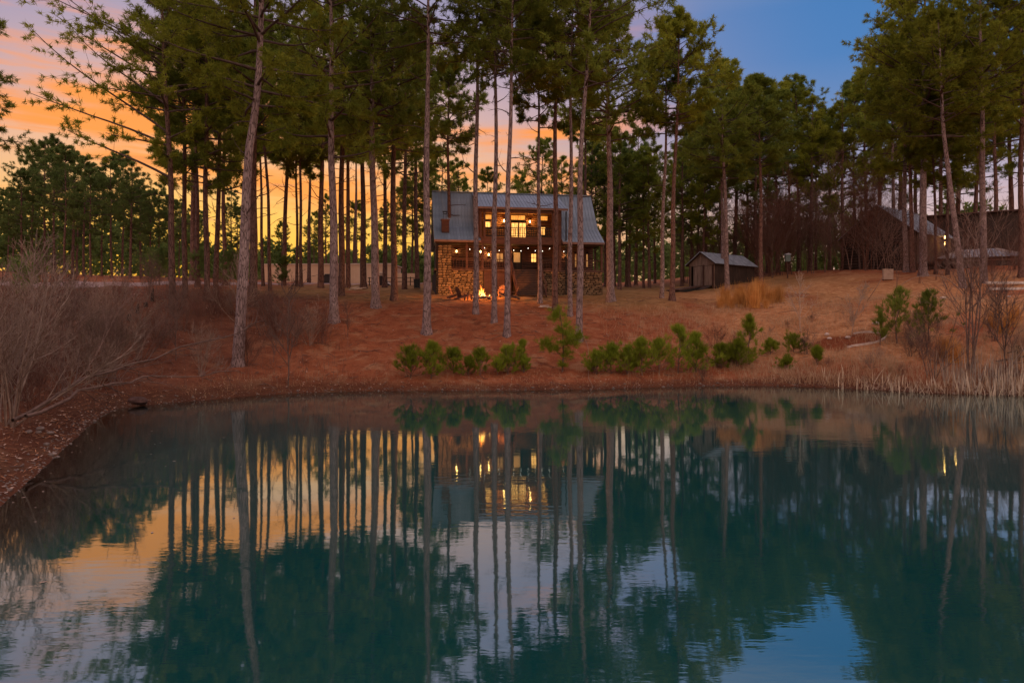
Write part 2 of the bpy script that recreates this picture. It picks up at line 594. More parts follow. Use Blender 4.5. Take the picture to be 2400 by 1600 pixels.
def ground(x, y):
    x = np.asarray(x, float)
    y = np.asarray(y, float)
    s = shore_dist(x, y)
    z = (np.interp(s - 0.8, PS, PZ) + np.interp(s, PS, PZ) * 2 + np.interp(s + 0.8, PS, PZ)) / 4
    z = np.where(np.abs(s) < 1.0, np.interp(s, PS, PZ), z)
    z = z + 1.6 * sstep((x - 15) / 23) * sstep((y - 50) / 15) * (1 - sstep((y - 110) / 60))
    z = z - 1.4 * np.exp(-((x - 49.2) ** 2 + (y - 73) ** 2) / 32.0)
    rough = np.clip((s - 0.3) / 3, 0, 1)
    z = z + rough * (0.10 * np.sin(x * 0.55 + 1.3) * np.sin(y * 0.47 + 0.4) + 0.05 * np.sin(x * 1.7 + y * 0.9) + 0.03 * np.sin(x * 3.1 - y * 2.3))
    z = z + np.where(s > 0, 0.015 * np.sin(x * 9.1) * np.sin(y * 7.7 + x), 0) * np.clip(s, 0, 1)
    behind = sstep((2.0 - y) / 6)
    z = np.where(s > 0, z * (1 - behind) + np.minimum(z, 1.4) * behind, z)
    return z


def gz(x, y):
    return float(ground(np.array([x]), np.array([y]))[0])


DS = np.linspace(12, 130, 1200)


def on_ground(px, py):
    """where the ray through a pixel meets the terrain"""
    X = (px - 1200) / F * DS
    Zr = CAMZ + (HY - py) / F * DS
    g = ground(X, DS)
    hit = np.nonzero((g >= Zr) & (shore_dist(X, DS) > 0.02))[0]
    d = DS[hit[0]] if len(hit) else 82.0
    x = (px - 1200) / F * d
    return np.array([x, d, gz(x, d)])


def graded(a, b, step, far, grow=1.22):
    c = list(np.arange(a, b + 1e-6, step))
    lo, hi, s = [a], [b], step
    while hi[-1] < far:
        s *= grow
        hi.append(hi[-1] + s)
        lo.append(lo[-1] - s)
    return np.array(sorted(lo[1:]) + c + hi[1:])


gx = graded(-55, 62, 0.55, 900)
gy = graded(-4, 92, 0.5, 900)
GX, GY = np.meshgrid(gx, gy, indexing='ij')
GZ = ground(GX, GY)
nx, ny = GX.shape
V = np.stack([GX, GY, GZ], -1).reshape(-1, 3)
idx = np.arange(nx * ny).reshape(nx, ny)
Q = np.stack([idx[:-1, :-1], idx[1:, :-1], idx[1:, 1:], idx[:-1, 1:]], -1).reshape(-1, 4)
g_me = np_mesh('ground', V, Q, True)
s_all = shore_dist(GX, GY)
px_all = 1200 + F * GX / np.maximum(GY, 1)
yard = sstep((GY - 48) / 6) * (1 - sstep((np.abs(GX - 4) - 22) / 10)) * (1 - 0.8 * sstep((GY - 85) / 15))
field = sstep((GX - 9) / 8) * sstep((s_all - 1.5) / 4) * (1 - sstep((GY - 58) / 10))
reach = 1.1 + 2.6 * sstep((GX - 11) / 5) * (0.6 + 0.4 * np.sin(GX * 1.3) * np.sin(GX * 0.47 + 2)) + 1.6 * sstep((-GX - 4) / 5)
wet = 1 - sstep((s_all - 0.15) / reach)
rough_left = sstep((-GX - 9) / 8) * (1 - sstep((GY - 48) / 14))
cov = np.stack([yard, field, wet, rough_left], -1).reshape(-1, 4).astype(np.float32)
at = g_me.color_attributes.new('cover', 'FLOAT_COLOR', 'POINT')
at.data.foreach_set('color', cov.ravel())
fp0 = on_ground(1130, 704)
bc0 = on_ground(1985, 799)
wobble = 0.16 * np.sin(GX * 2.1 + 1) * np.sin(GY * 2.7) + 0.08 * np.sin(GX * 5.3 + GY * 4.1)
e1 = np.hypot((GX - fp0[0]) / 3.5, (GY - fp0[1] - 0.3) / 2.3) + wobble
e2 = np.hypot((GX - bc0[0]) / 2.3, (GY - bc0[1]) / 1.3) + wobble * 0.4
pat = np.stack([1 - sstep((e1 - 0.8) / 0.25), 1 - sstep((e2 - 0.95) / 0.12), np.zeros_like(e1), np.ones_like(e1)], -1).reshape(-1, 4).astype(np.float32)
at2 = g_me.color_attributes.new('patch', 'FLOAT_COLOR', 'POINT')
at2.data.foreach_set('color', pat.ravel())

gm, gn, gb = new_mat('pine_straw_ground')
gt = gn.node('ShaderNodeTexCoord')
P = gt.outputs['Object']
att = gn.node('ShaderNodeVertexColor')
att.layer_name = 'cover'
sc = gn.node('ShaderNodeSeparateColor')
gn.link(att.outputs[0], sc.inputs[0])
nbig = gn.noise(P, 0.16, 4, 0.6, 0.4)
nmid = gn.noise(P, 1.1, 5, 0.65)
nfine = gn.noise(P, 9.0, 5, 0.7)
nstr = gn.noise(gn.mapping(P, scale=(3.0, 16.0, 3.0), rot=(0, 0, 0.25)), 2.0, 4, 0.7, 0.6)
straw = gn.ramp(nmid, [(0.25, (0.20, 0.055, 0.022, 1)), (0.5, (0.31, 0.09, 0.036, 1)), (0.75, (0.42, 0.15, 0.065, 1))])
straw = gn.mix(gn.math('MULTIPLY', gn.smooth(nstr, 0.52, 0.72), 0.55), straw, (0.50, 0.22, 0.11, 1))
straw = gn.mix(gn.math('MULTIPLY', gn.smooth(nfine, 0.56, 0.75), 0.45), straw, (0.09, 0.035, 0.025, 1))
tan_m = gn.math('MULTIPLY', gn.smooth(gn.noise(P, 0.55, 6, 0.7, 0.8), 0.50, 0.64), 0.6)
straw = gn.mix(tan_m, straw, gn.ramp(nfine, [(0.3, (0.34, 0.16, 0.075, 1)), (0.7, (0.52, 0.29, 0.15, 1))]))
dark_m = gn.math('MULTIPLY', gn.smooth(gn.noise(gn.mapping(P, loc=(31, 7, 0)), 0.8, 6, 0.7, 1.0), 0.54, 0.66), 0.55)
straw = gn.mix(dark_m, straw, (0.12, 0.035, 0.018, 1))
grass = gn.ramp(nmid, [(0.3, (0.20, 0.125, 0.038, 1)), (0.7, (0.42, 0.245, 0.10, 1))])
f_y = gn.math('MULTIPLY', sc.outputs[0], gn.smooth(nbig, 0.26, 0.5))
c_g = gn.mix(gn.math('MULTIPLY', f_y, 0.75), straw, grass)
fieldc = gn.ramp(gn.noise(P, 2.2, 6, 0.7, 0.8), [(0.3, (0.30, 0.11, 0.036, 1)), (0.5, (0.50, 0.23, 0.095, 1)), (0.72, (0.66, 0.38, 0.19, 1))])
f_f = gn.math('MULTIPLY', sc.outputs[1], gn.smooth(nbig, 0.30, 0.55))
c_g = gn.mix(gn.math('MULTIPLY', f_f, 0.85), c_g, fieldc)
leftc = gn.ramp(nmid, [(0.3, (0.07, 0.026, 0.016, 1)), (0.7, (0.17, 0.08, 0.05, 1))])  # left ground cover, darkened in its colour to imitate vignetting and brush shade
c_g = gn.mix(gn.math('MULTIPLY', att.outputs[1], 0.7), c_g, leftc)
c_g = gn.mix(gn.math('MULTIPLY', sc.outputs[2], 0.75), c_g, (0.05, 0.026, 0.016, 1))
pt_ = gn.node('ShaderNodeVertexColor')
pt_.layer_name = 'patch'
ps_ = gn.node('ShaderNodeSeparateColor')
gn.link(pt_.outputs[0], ps_.inputs[0])
c_g = gn.mix(gn.math('MULTIPLY', ps_.outputs[0], 0.85), c_g, gn.ramp(nfine, [(0.35, (0.05, 0.024, 0.016, 1)), (0.7, (0.15, 0.07, 0.045, 1))]))
c_g = gn.mix(ps_.outputs[1], c_g, gn.ramp(nfine, [(0.3, (0.13, 0.03, 0.012, 1)), (0.7, (0.30, 0.085, 0.03, 1))]))
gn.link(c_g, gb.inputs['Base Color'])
gb.inputs['Roughness'].default_value = 0.95
gb.inputs['Specular IOR Level'].default_value = 0.1
set_bump(gn, gb, gn.math('ADD', gn.math('MULTIPLY', nstr, 0.6), nfine), 0.7, 0.06)
ground_o = link('ground', g_me, gm)
tag(ground_o, 'red brown pine straw slope and rough grass around the pond', 'ground', kind='structure')

# pond water: a mirror over a teal, cloudy body that clears towards the edge
wx = np.linspace(-16, 48, 120)
wy = np.linspace(-2, 40, 90)
WX, WY = np.meshgrid(wx, wy, indexing='ij')
wv = np.stack([WX, WY, np.zeros_like(WX)], -1).reshape(-1, 3)
idx = np.arange(WX.size).reshape(WX.shape)
wq = np.stack([idx[:-1, :-1], idx[1:, :-1], idx[1:, 1:], idx[:-1, 1:]], -1).reshape(-1, 4)
w_me = np_mesh('pond_water', wv, wq, True)
dep = np.clip(-shore_dist(WX, WY) / 3.2, 0, 1)
at = w_me.color_attributes.new('depth', 'FLOAT_COLOR', 'POINT')
at.data.foreach_set('color', np.repeat(dep.reshape(-1, 1), 4, 1).astype(np.float32).ravel())
wm, wn, wb = new_mat('pond_water')
wn.n.remove(wb)
wo = wn.n['Material Output']
wtc = wn.node('ShaderNodeTexCoord')
h1 = wn.noise(wn.mapping(wtc.outputs['Object'], scale=(0.7, 2.2, 1)), 2.6, 3, 0.55, 0.3)
h2 = wn.noise(wn.mapping(wtc.outputs['Object'], scale=(0.5, 1.4, 1)), 0.5, 2, 0.5)
patch = wn.smooth(wn.noise(wtc.outputs['Object'], 0.13, 2, 0.5), 0.42, 0.62)
hh = wn.math('MULTIPLY', wn.math('ADD', wn.math('MULTIPLY', h1, 0.35), h2), wn.math('ADD', wn.math('MULTIPLY', patch, 0.8), 0.25))
wbp = wn.node('ShaderNodeBump')
wbp.inputs['Strength'].default_value = 0.055
wbp.inputs['Distance'].default_value = 0.10
wn.link(hh, wbp.inputs['Height'])
wgl = wn.node('ShaderNodeBsdfGlossy')
wgl.inputs['Roughness'].default_value = 0.03
wgl.inputs['Color'].default_value = (0.88, 0.98, 0.97, 1)
wn.link(wbp.outputs[0], wgl.inputs['Normal'])
wdf = wn.node('ShaderNodeBsdfDiffuse')
wdf.inputs['Color'].default_value = (0.003, 0.068, 0.066, 1)
wtr = wn.node('ShaderNodeBsdfTransparent')
wtr.inputs['Color'].default_value = (0.45, 0.55, 0.5, 1)
wat = wn.node('ShaderNodeVertexColor')
wat.layer_name = 'depth'
wbody = wn.node('ShaderNodeMixShader')
wn.link(wn.smooth(wat.outputs[0], 0.05, 0.85), wbody.inputs[0])
wn.link(wtr.outputs[0], wbody.inputs[1])
wn.link(wdf.outputs[0], wbody.inputs[2])
wfr = wn.node('ShaderNodeFresnel')
wfr.inputs['IOR'].default_value = 2.1
wmx = wn.node('ShaderNodeMixShader')
wn.link(wn.math('ADD', wn.math('MULTIPLY', wfr.outputs[0], 0.78), 0.22, clamp=True), wmx.inputs[0])
wn.link(wbody.outputs[0], wmx.inputs[1])
wn.link(wgl.outputs[0], wmx.inputs[2])
wn.link(wmx.outputs[0], wo.inputs[0])
water_o = link('pond_water', w_me, wm)
tag(water_o, 'still teal pond mirroring the pines and the sunset', 'water', kind='structure')


def draped(name, pts, half, mat, lift=0.05, n=60, m=5):
    pts = np.array(pts, float)
    t = np.linspace(0, 1, len(pts))
    tt = np.linspace(0, 1, n)
    c = np.stack([np.interp(tt, t, pts[:, 0]), np.interp(tt, t, pts[:, 1])], -1)
    for _ in range(6):
        c[1:-1] = (c[:-2] + 2 * c[1:-1] + c[2:]) / 4
    d = norm(np.gradient(c, axis=0))
    nn = np.stack([-d[:, 1], d[:, 0]], -1)
    w = np.linspace(-1, 1, m)
    X = c[:, None, :] + nn[:, None, :] * w[None, :, None] * half
    z = ground(X[..., 0], X[..., 1]) + lift
    z[:, 0] -= lift * 2.5
    z[:, -1] -= lift * 2.5
    Vv = np.concatenate([X, z[..., None]], -1).reshape(-1, 3)
    idx = np.arange(n * m).reshape(n, m)
    Qq = np.stack([idx[:-1, :-1], idx[1:, :-1], idx[1:, 1:], idx[:-1, 1:]], -1).reshape(-1, 4)
    return link(name, np_mesh(name, Vv, Qq, True), mat)


def draped_disc(name, cx, cy, rx, ry, mat, lift=0.06, wob=0.1, seed=0):
    r = np.random.default_rng(seed)
    ph = r.uniform(0, 6.28, 4)
    rings, n = 10, 40
    vs, fs = [], []
    for i in range(rings + 1):
        for k in range(n):
            a = 2 * math.pi * k / n
            w = 1 + wob * sum(math.sin((j + 2) * a + ph[j]) for j in range(4)) / 2
            q = i / rings
            x, y = cx + rx * q * w * math.cos(a), cy + ry * q * w * math.sin(a)
            vs.append((x, y, gz(x, y) + (lift if i < rings else -0.06)))
    for i in range(rings):
        for k in range(n):
            fs.append((i * n + k, (i + 1) * n + k, (i + 1) * n + (k + 1) % n, i * n + (k + 1) % n))
    return link(name, np_mesh(name, vs, fs, True), mat)


road = draped('gravel_road', [(-37, 26), (-35, 40), (-33.5, 52), (-33.5, 62), (-31, 72), (-24, 84), (-14, 98)], 3.6, M['gravel_road'], 0.07)
tag(road, 'pale gravel drive curving behind the brush on the left', 'road', kind='structure')
# ------------------------------------------------------------------ the lodge
def lamp_light(parent, loc, power, color=(1.0, 0.55, 0.2), r=0.06):
    ld = bpy.data.lights.new('lamp_light', 'POINT')
    ld.energy = power
    ld.color = color
    ld.shadow_soft_size = r
    lo = bpy.data.objects.new('lamp_light', ld)
    col.objects.link(lo)
    lo.parent = parent
    lo.location = loc
    lo['kind'] = 'helper'
    lo.visible_glossy = False          # its bulb or flame is the mesh that mirrors show
    return lo


def lantern(parent, x, y, z, power=12, s=1.0, bright=True):
    """wall lantern: iron cage with glowing bulb, lit"""
    m = MB()
    m.box(x - 0.05 * s, x + 0.05 * s, y + 0.06 * s, y + 0.16 * s, z - 0.05 * s, z + 0.2 * s)
    m.box(x - 0.10 * s, x + 0.10 * s, y - 0.12 * s, y + 0.08 * s, z + 0.17 * s, z + 0.21 * s)
    m.box(x - 0.09 * s, x + 0.09 * s, y - 0.11 * s, y + 0.07 * s, z - 0.17 * s, z - 0.14 * s)
    for sx in (-0.085, 0.075):
        for sy in (-0.105, 0.05):
            m.box(x + sx * s, x + sx * s + 0.012, y + sy * s, y + sy * s + 0.012, z - 0.14 * s, z + 0.17 * s)
    o = m.build('lantern', M['iron'], parent)
    MB().lathe([(0.02 * s, -0.1 * s), (0.055 * s, -0.05 * s), (0.06 * s, 0.02 * s), (0.03 * s, 0.1 * s), (0.012 * s, 0.13 * s)], 10, (x, y - 0.02 * s, z)).build('bulb', M['bulb'], o)
    lamp_light(o, (x, y - 0.22 * s, z), power)
    return o


def window(parent, x0, x1, y, z0, z1, glass, bars=(1, 1), frame=None, fw=0.05, name='window'):
    """framed window in a wall facing -y; panes are sub-parts"""
    f = MB()
    f.box(x0 - fw, x0, y - 0.05, y + 0.04, z0 - fw, z1 + fw)
    f.box(x1, x1 + fw, y - 0.05, y + 0.04, z0 - fw, z1 + fw)
    f.box(x0, x1, y - 0.05, y + 0.04, z1, z1 + fw)
    f.box(x0, x1, y - 0.06, y + 0.04, z0 - fw, z0)
    nx_, nz_ = bars
    for i in range(1, nx_):
        xm = x0 + (x1 - x0) * i / nx_
        f.box(xm - 0.015, xm + 0.015, y - 0.03, y + 0.02, z0, z1)
    for i in range(1, nz_):
        zm = z0 + (z1 - z0) * i / nz_
        f.box(x0, x1, y - 0.027, y + 0.017, zm - 0.015, zm + 0.015)
    o = f.build(name, frame or M['wood_brown'], parent)
    for i in range(nx_):
        for j in range(nz_):
            a, b = x0 + (x1 - x0) * i / nx_, x0 + (x1 - x0) * (i + 1) / nx_
            c, d = z0 + (z1 - z0) * j / nz_, z0 + (z1 - z0) * (j + 1) / nz_
            MB().box(a + 0.005, b - 0.005, y, y + 0.012, c + 0.005, d - 0.005).build('pane', glass, o)
    return o


def log_wall(parent, x0, x1, y, z0, z1, holes=(), h=0.21, mat=None, thick=0.12):
    """horizontal logs, each a mesh, cut around openings (x0,x1,z0,z1)"""
    w = MB().box(x0, x1, y + thick * 0.6, y + thick * 1.6, z0, z1)
    wall = None
    n = int(round((z1 - z0) / h))
    h = (z1 - z0) / n
    wall = empty('wall')
    wall.parent = parent
    for i in range(n):
        a, b = z0 + i * h, z0 + (i + 1) * h
        spans = [(x0, x1)]
        for hx0, hx1, hz0, hz1 in holes:
            if b - 0.02 > hz0 and a + 0.02 < hz1:
                ns = []
                for s0, s1 in spans:
                    if hx1 <= s0 or hx0 >= s1:
                        ns.append((s0, s1))
                        continue
                    if hx0 > s0: ns.append((s0, hx0))
                    if hx1 < s1: ns.append((hx1, s1))
                spans = ns
        for s0, s1 in spans:
            if s1 - s0 < 0.06:
                continue
            pr = [(y + thick * math.cos(t) * -0.5, (a + b) / 2 + (h / 2 - 0.004) * math.sin(t)) for t in np.linspace(-math.pi / 2, math.pi / 2, 5)]
            pr += [(y + thick, b - 0.004), (y + thick, a + 0.004)]
            MB().prism(pr, 'x', s0 + 0.003, s1 - 0.003).build('log', mat or M['log'], wall)
    return wall


ROCKS = []
for q in range(10):
    r_ = np.random.default_rng(900 + q)
    n = 9
    a = np.sort(np.linspace(0, 2 * math.pi, n, endpoint=False) + r_.uniform(-0.2, 0.2, n))
    sq = 1 / np.maximum(np.abs(np.cos(a)), np.abs(np.sin(a))) ** 0.75
    px_ = 0.5 * np.cos(a) * sq * r_.uniform(0.86, 1.0, n)
    pz_ = 0.5 * np.sin(a) * sq * r_.uniform(0.82, 1.0, n)
    vs = [(x, 0.5, z) for x, z in zip(px_, pz_)] + [(x, -0.22, z) for x, z in zip(px_, pz_)] + [(x * 0.8, -0.5 + r_.uniform(-0.1, 0.15), z * 0.74) for x, z in zip(px_, pz_)]
    fs = [tuple(range(n - 1, -1, -1))[::-1]] + [(i + j * n, (i + 1) % n + j * n, (i + 1) % n + (j + 1) * n, i + (j + 1) * n) for j in range(2) for i in range(n)] + [tuple(range(2 * n, 3 * n))[::-1]]
    me = bpy.data.meshes.new('stone')
    me.from_pydata(vs, [], fs)
    me.update()
    me.materials.append(M['stone'])
    ROCKS.append(me)


def stone_wall(parent, name, x0, x1, y, z0, z1, rng, hmin=0.12, hmax=0.21, wmin=0.26, wmax=0.68):
    """mortar backing with a stone object for every stone"""
    back = MB().box(x0, x1, y, y + 0.4, z0 - 0.6, z1).build(name, M['mortar'], parent)
    z = z0
    while z < z1 - 0.08:
        h = min(rng.uniform(hmin, hmax), z1 - z)
        x = x0
        while x < x1 - 0.05:
            w = min(rng.uniform(wmin, wmax), x1 - x)
            if x1 - x - w < 0.15:
                w = x1 - x
            o = link('stone', ROCKS[int(rng.integers(10))], None, back)
            o.location = (x + w / 2, y - 0.005, z + h / 2 + rng.uniform(-0.01, 0.01))
            o.scale = (w * 0.97, rng.uniform(0.12, 0.2), h * 0.95)
            o.rotation_euler = (0, rng.uniform(-0.04, 0.04), 0)
            x += w
        z += h
    return back


def panel_mesh(width, length, rib=0.03):
    """one standing seam pan: local x across, y down the slope, z up"""
    m = MB()
    m.box(0.004, width - 0.004, 0, length, -0.012, 0.0)
    m.prism([(0.0, 0.0), (0.022, 0.0), (0.016, rib), (0.006, rib)], 'y', 0, length)
    return m.mesh('roof_panel')


def roof_plane(parent, x0, x1, y_hi, z_hi, y_lo, z_lo, pan=0.3, mat=None, thick=0.1, under=None):
    """metal roof plane from a high line to a low line (both along x), seamed pans as sub-parts"""
    L = math.hypot(y_hi - y_lo, z_hi - z_lo)
    ang = math.atan2(z_hi - z_lo, y_hi - y_lo)
    ny_, nz_ = math.sin(ang), math.cos(ang)
    off = thick
    base = MB().prism([(y_hi, z_hi), (y_lo, z_lo), (y_lo + ny_ * off, z_lo - nz_ * off), (y_hi + ny_ * off, z_hi - nz_ * off)], 'x', x0, x1).build('roof', under or M['roof_trim'], parent)
    n = max(1, int(round((x1 - x0) / pan)))
    w = (x1 - x0) / n
    me = panel_mesh(w, L + 0.04)
    me.materials.append(mat or M['roof'])
    for i in range(n):
        o = link('roof_panel', me, None, base)
        o.location = (x0 + i * w, y_hi - ny_ * 0.016, z_hi + nz_ * 0.016)
        o.rotation_euler = (math.pi - ang if False else 0, 0, 0)
        o.rotation_euler = (math.pi + ang, 0, 0)
        o.scale = (1, 1, -1)
    return base


LX, LY = 0.9, 61.0
LZ = gz(0.6, 58.5)
lodge = empty('lodge', (LX, LY, LZ), math.radians(9))
tag(lodge, 'two storey timber and stone lodge with grey metal roof and lit porches', 'house')
rs = np.random.default_rng(12)
FL, BF, EV, KN, RG = 2.4, 5.24, 4.85, 6.3, 9.9         # porch floor, balcony floor, eave, kink, ridge heights
YF = -0.6                                              # front of the porch
XL, XR = -7.85, 7.35
DL, DR = -3.9, 3.45                                    # sides of the balcony bay
# stone foundation with the boarded bay and the stairs
stone_wall(lodge, 'foundation', -7.7, -3.55, YF, 0.0, FL - 0.16, rs)
stone_wall(lodge, 'foundation', 1.45, 7.25, YF, -0.1, FL - 0.16, rs)
skirt = empty('skirting')
skirt.parent = lodge
for i in range(12):
    xa = -3.5 + i * 0.205
    MB().box(xa, xa + 0.19, YF + 0.02 + 0.006 * (i % 3), YF + 0.08, -0.5, FL - 0.16).build('skirting_board', M['wood_brown'], skirt)
MB().box(-7.7, 7.25, YF + 0.42, 7.2, -1.2, FL - 0.17).build('basement', M['mortar'], lodge)
MB().box(-7.8, 7.35, YF - 0.12, 2.5, FL - 0.155, FL).build('porch_floor', M['wood_deck'], lodge)
# stairs
stair = empty('staircase')
stair.parent = lodge
NS = 14
for i in range(NS):
    zt = FL - (i + 1) * FL / (NS + 0.2)
    yt = YF - 0.12 - i * 0.25
    MB().box(-1.0, 1.3, yt - 0.3, yt, zt - 0.045, zt).build('tread', M['wood_deck'], stair)
    MB().box(-0.98, 1.28, yt - 0.03, yt - 0.005, zt, zt + FL / (NS + 0.2) - 0.047).build('riser', M['wood_dark'], stair)
for sx in (-1.09, 1.32):
    MB().beam((sx + 0.03, YF - 0.1, FL - 0.2), (sx + 0.03, YF - 0.12 - NS * 0.25, -0.1), 0.06, 0.28).build('stringer', M['wood_brown'], stair)
for sx in (-1.12, 1.36):
    m = MB()
    pts = [(sx, YF - 0.05, FL + 0.92), (sx, YF - 0.5, FL + 0.8), (sx, YF - 1.6, FL - 0.15), (sx, YF - 2.9, FL - 1.15), (sx, YF - 3.6, FL - 1.6)]
    m.tube(pts, 0.05, 8)
    hr = m.build('handrail', M['wood_brown'], stair)
    for y_, z_, zb in [(-0.5, 0.8, -0.5), (-1.75, -0.25, -1.25), (-3.4, -1.5, -2.35)]:
        MB().box(sx - 0.05, sx + 0.05, YF + y_ - 0.05, YF + y_ + 0.05, FL + zb, FL + z_ + 0.02).build('handrail_post', M['wood_brown'], hr)
# porch posts, beam, railing
for x in (-7.6, -5.0, -3.62, -1.15, 1.42, 3.35, 5.0, 7.2):
    MB().box(x - 0.1, x + 0.1, YF - 0.02, YF + 0.18, FL, EV - 0.25).build('porch_post', M['wood_brown'], lodge)
MB().box(-7.75, DL, YF - 0.04, YF + 0.2, EV - 0.25, EV - 0.03).build('porch_beam', M['wood_dark'], lodge)
MB().box(DR, 7.3, YF - 0.04, YF + 0.2, EV - 0.25, EV - 0.03).build('porch_beam', M['wood_dark'], lodge)


def railing(parent, x0, x1, y, z, h=0.9, step=0.26, cable=False, mat=None):
    mat = mat or M['wood_brown']
    r = MB().box(x0, x1, y - 0.05, y + 0.05, z + h - 0.06, z + h).build('railing', mat, parent)
    MB().box(x0, x1, y - 0.035, y + 0.035, z + 0.08, z + 0.14).build('bottom_rail', mat, r)
    if cable:
        for q in range(4):
            zz = z + 0.14 + (h - 0.2) * (q + 0.6) / 4.4
            MB().box(x0, x1, y - 0.025, y + 0.025, zz - 0.02, zz + 0.02).build('rail_bar', mat, r)
    else:
        n = max(2, int((x1 - x0) / step))
        me = MB().box(-0.022, 0.022, -0.022, 0.022, 0, h - 0.2).mesh('baluster')
        me.materials.append(mat)
        for q in range(1, n):
            o = link('baluster', me, None, r)
            o.location = (x0 + (x1 - x0) * q / n, y, z + 0.14)
    return r


railing(lodge, -7.5, -5.1, YF + 0.08, FL)
railing(lodge, -4.9, -3.72, YF + 0.08, FL, cable=True)
railing(lodge, -3.52, -1.25, YF + 0.08, FL, step=0.2)
railing(lodge, 1.52, 3.25, YF + 0.08, FL)
railing(lodge, 3.45, 4.9, YF + 0.08, FL, cable=True)
railing(lodge, 5.1, 7.1, YF + 0.08, FL)
# porch back wall with its windows and door
low_holes = [(1.2, 1.75, 3.3, 4.15), (-2.1, -1.35, 3.3, 4.15), (-0.55, 0.35, FL, 4.4), (5.35, 5.6, 2.9, 4.2), (5.9, 6.15, 2.9, 4.2), (6.45, 6.7, 2.9, 4.2), (-7.0, -6.4, 3.2, 4.0)]
log_wall(lodge, -7.5, 7.15, 2.2, FL, EV - 0.05, low_holes, mat=M['wood_brown'])  # darker timber than the balcony logs: the porch's deep shade put into the colour
window(lodge, 1.25, 1.7, 2.2, 3.35, 4.1, M['lit_bright'], (2, 2))
window(lodge, -2.05, -1.4, 2.2, 3.35, 4.1, M['lit_dim'], (2, 1))
for x in (5.4, 5.95, 6.5):
    window(lodge, x, x + 0.15, 2.2, 2.95, 4.15, M['lit_dim'], (1, 2))  # added glowing slits, standing in for three log posts lit by the lamps
dr = MB().box(-0.52, 0.32, 2.2, 2.26, FL, 4.37).build('door', M['wood_dark'], lodge)
MB().box(-0.4, 0.2, 2.185, 2.199, 3.3, 4.2).build('door_glass', M['lit_dim'], dr)
MB().box(-7.6, 7.2, YF + 0.2, 2.3, EV - 0.06, EV - 0.02).build('porch_ceiling', M['wood_dark'], lodge)
# fireplace chimney on the left
stone_wall(lodge, 'chimney', -7.55, -6.35, YF - 0.28, -0.2, EV - 0.4, rs, 0.16, 0.26, 0.25, 0.5)
ch = MB().box(-7.15, -6.5, 0.1, 0.8, EV + 0.3, 6.75).build('chimney_chase', M['wood_brown'], lodge)
MB().box(-7.22, -6.43, 0.03, 0.87, 6.75, 6.81).build('chase_cap', M['roof_trim'], ch)
for sx in (-6.95, -6.74):
    MB().tube([(sx, 0.45, 6.8), (sx, 0.45, 7.3)], 0.02, 6).build('flue_leg', M['iron'], ch)
m = MB()
m.box(-7.0, -6.68, 0.3, 0.6, 7.3, 7.34)
m.box(-7.0, -6.97, 0.3, 0.6, 7.34, 7.5)
m.box(-6.71, -6.68, 0.3, 0.6, 7.34, 7.5)
m.box(-7.04, -6.64, 0.26, 0.64, 7.5, 7.54)
m.build('flue_cap', M['iron'], ch)
# main roof: steep upper planes, flared lower planes, left and right of the balcony bay
YK, YR, YE = 1.2, 3.7, -1.0
for a, b in ((XL, DL + 0.1), (DR + 0.05, XR)):
    roof_plane(lodge, a, b, YR, RG, YK, KN)
    roof_plane(lodge, a, b, YK, KN, YE, EV)
    MB().box(a, b, YE - 0.06, YE - 0.003, EV - 0.16, EV + 0.02).build('fascia', M['roof_trim'], lodge)
MB().prism([(YR, RG - 0.02), (YR, RG - 0.16), (6.2, KN - 0.1), (8.4, EV - 0.1), (8.4, EV), (6.2, KN)], 'x', XL, XR).build('rear_roof', M['roof'], lodge)
MB().box(XL, XR, YR - 0.12, YR + 0.12, RG - 0.03, RG + 0.06).build('ridge_cap', M['roof'], lodge)
MB().box(-7.5, 7.15, 2.35, 7.0, FL, EV).build('rear_block', M['wood_dark'], lodge)
for xx in (-7.6, 7.2):
    MB().prism([(-0.4, EV), (1.3, KN - 0.12), (3.7, RG - 0.25), (6.1, KN - 0.12), (8.1, EV)], 'x', xx, xx + 0.06).build('gable', M['wood_dark'], lodge)
# dormer roof over the balcony
YD = -0.85
roof_plane(lodge, DL - 0.25, DR + 0.55, YR + 0.05, RG - 0.02, YD, 7.85)
MB().box(DL - 0.25, DR + 0.55, YD - 0.05, YD - 0.003, 7.66, 7.84).build('fascia', M['roof_trim'], lodge)
MB().box(DL, DR, YF + 0.1, 1.7, 7.60, 7.64).build('balcony_ceiling', M['log'], lodge)
for xx in (DL - 0.06, DR):
    MB().prism([(YF + 0.15, EV), (3.4, EV), (3.4, 9.4), (YF + 0.15, 7.75)], 'x', xx, xx + 0.06).build('dormer_cheek', M['wood_brown'], lodge)
# balcony
MB().box(DL, DR, YF - 0.06, YF + 0.16, 4.64, BF).build('balcony_beam', M['wood_brown'], lodge)
MB().box(DL, DR, YF + 0.16, 1.7, BF - 0.12, BF - 0.003).build('balcony_floor', M['wood_deck'], lodge)
for x in (DL + 0.12, -3.45, 2.68, DR - 0.12):
    MB().box(x - 0.09, x + 0.09, YF - 0.03, YF + 0.15, BF, 7.66).build('balcony_post', M['wood_brown'], lodge)
MB().box(DL, DR, YF - 0.03, YF + 0.16, 7.42, 7.62).build('balcony_header', M['wood_brown'], lodge)
railing(lodge, -3.36, 2.59, YF + 0.06, BF, 0.87, 0.2, mat=M['iron'])
MB().box(DR + 0.35, DR + 0.45, YF - 0.2, YF - 0.1, 0.0, 7.6).build('downspout', M['iron'], lodge)
up_holes = [(-3.25, -2.5, 7.1, 7.55), (-0.8, 0.6, 7.1, 7.55), (1.97, 2.7, 7.1, 7.55), (-3.2, -2.6, 6.3, 6.95), (-0.76, 0.68, BF, 6.92), (1.97, 2.5, 5.75, 6.55)]
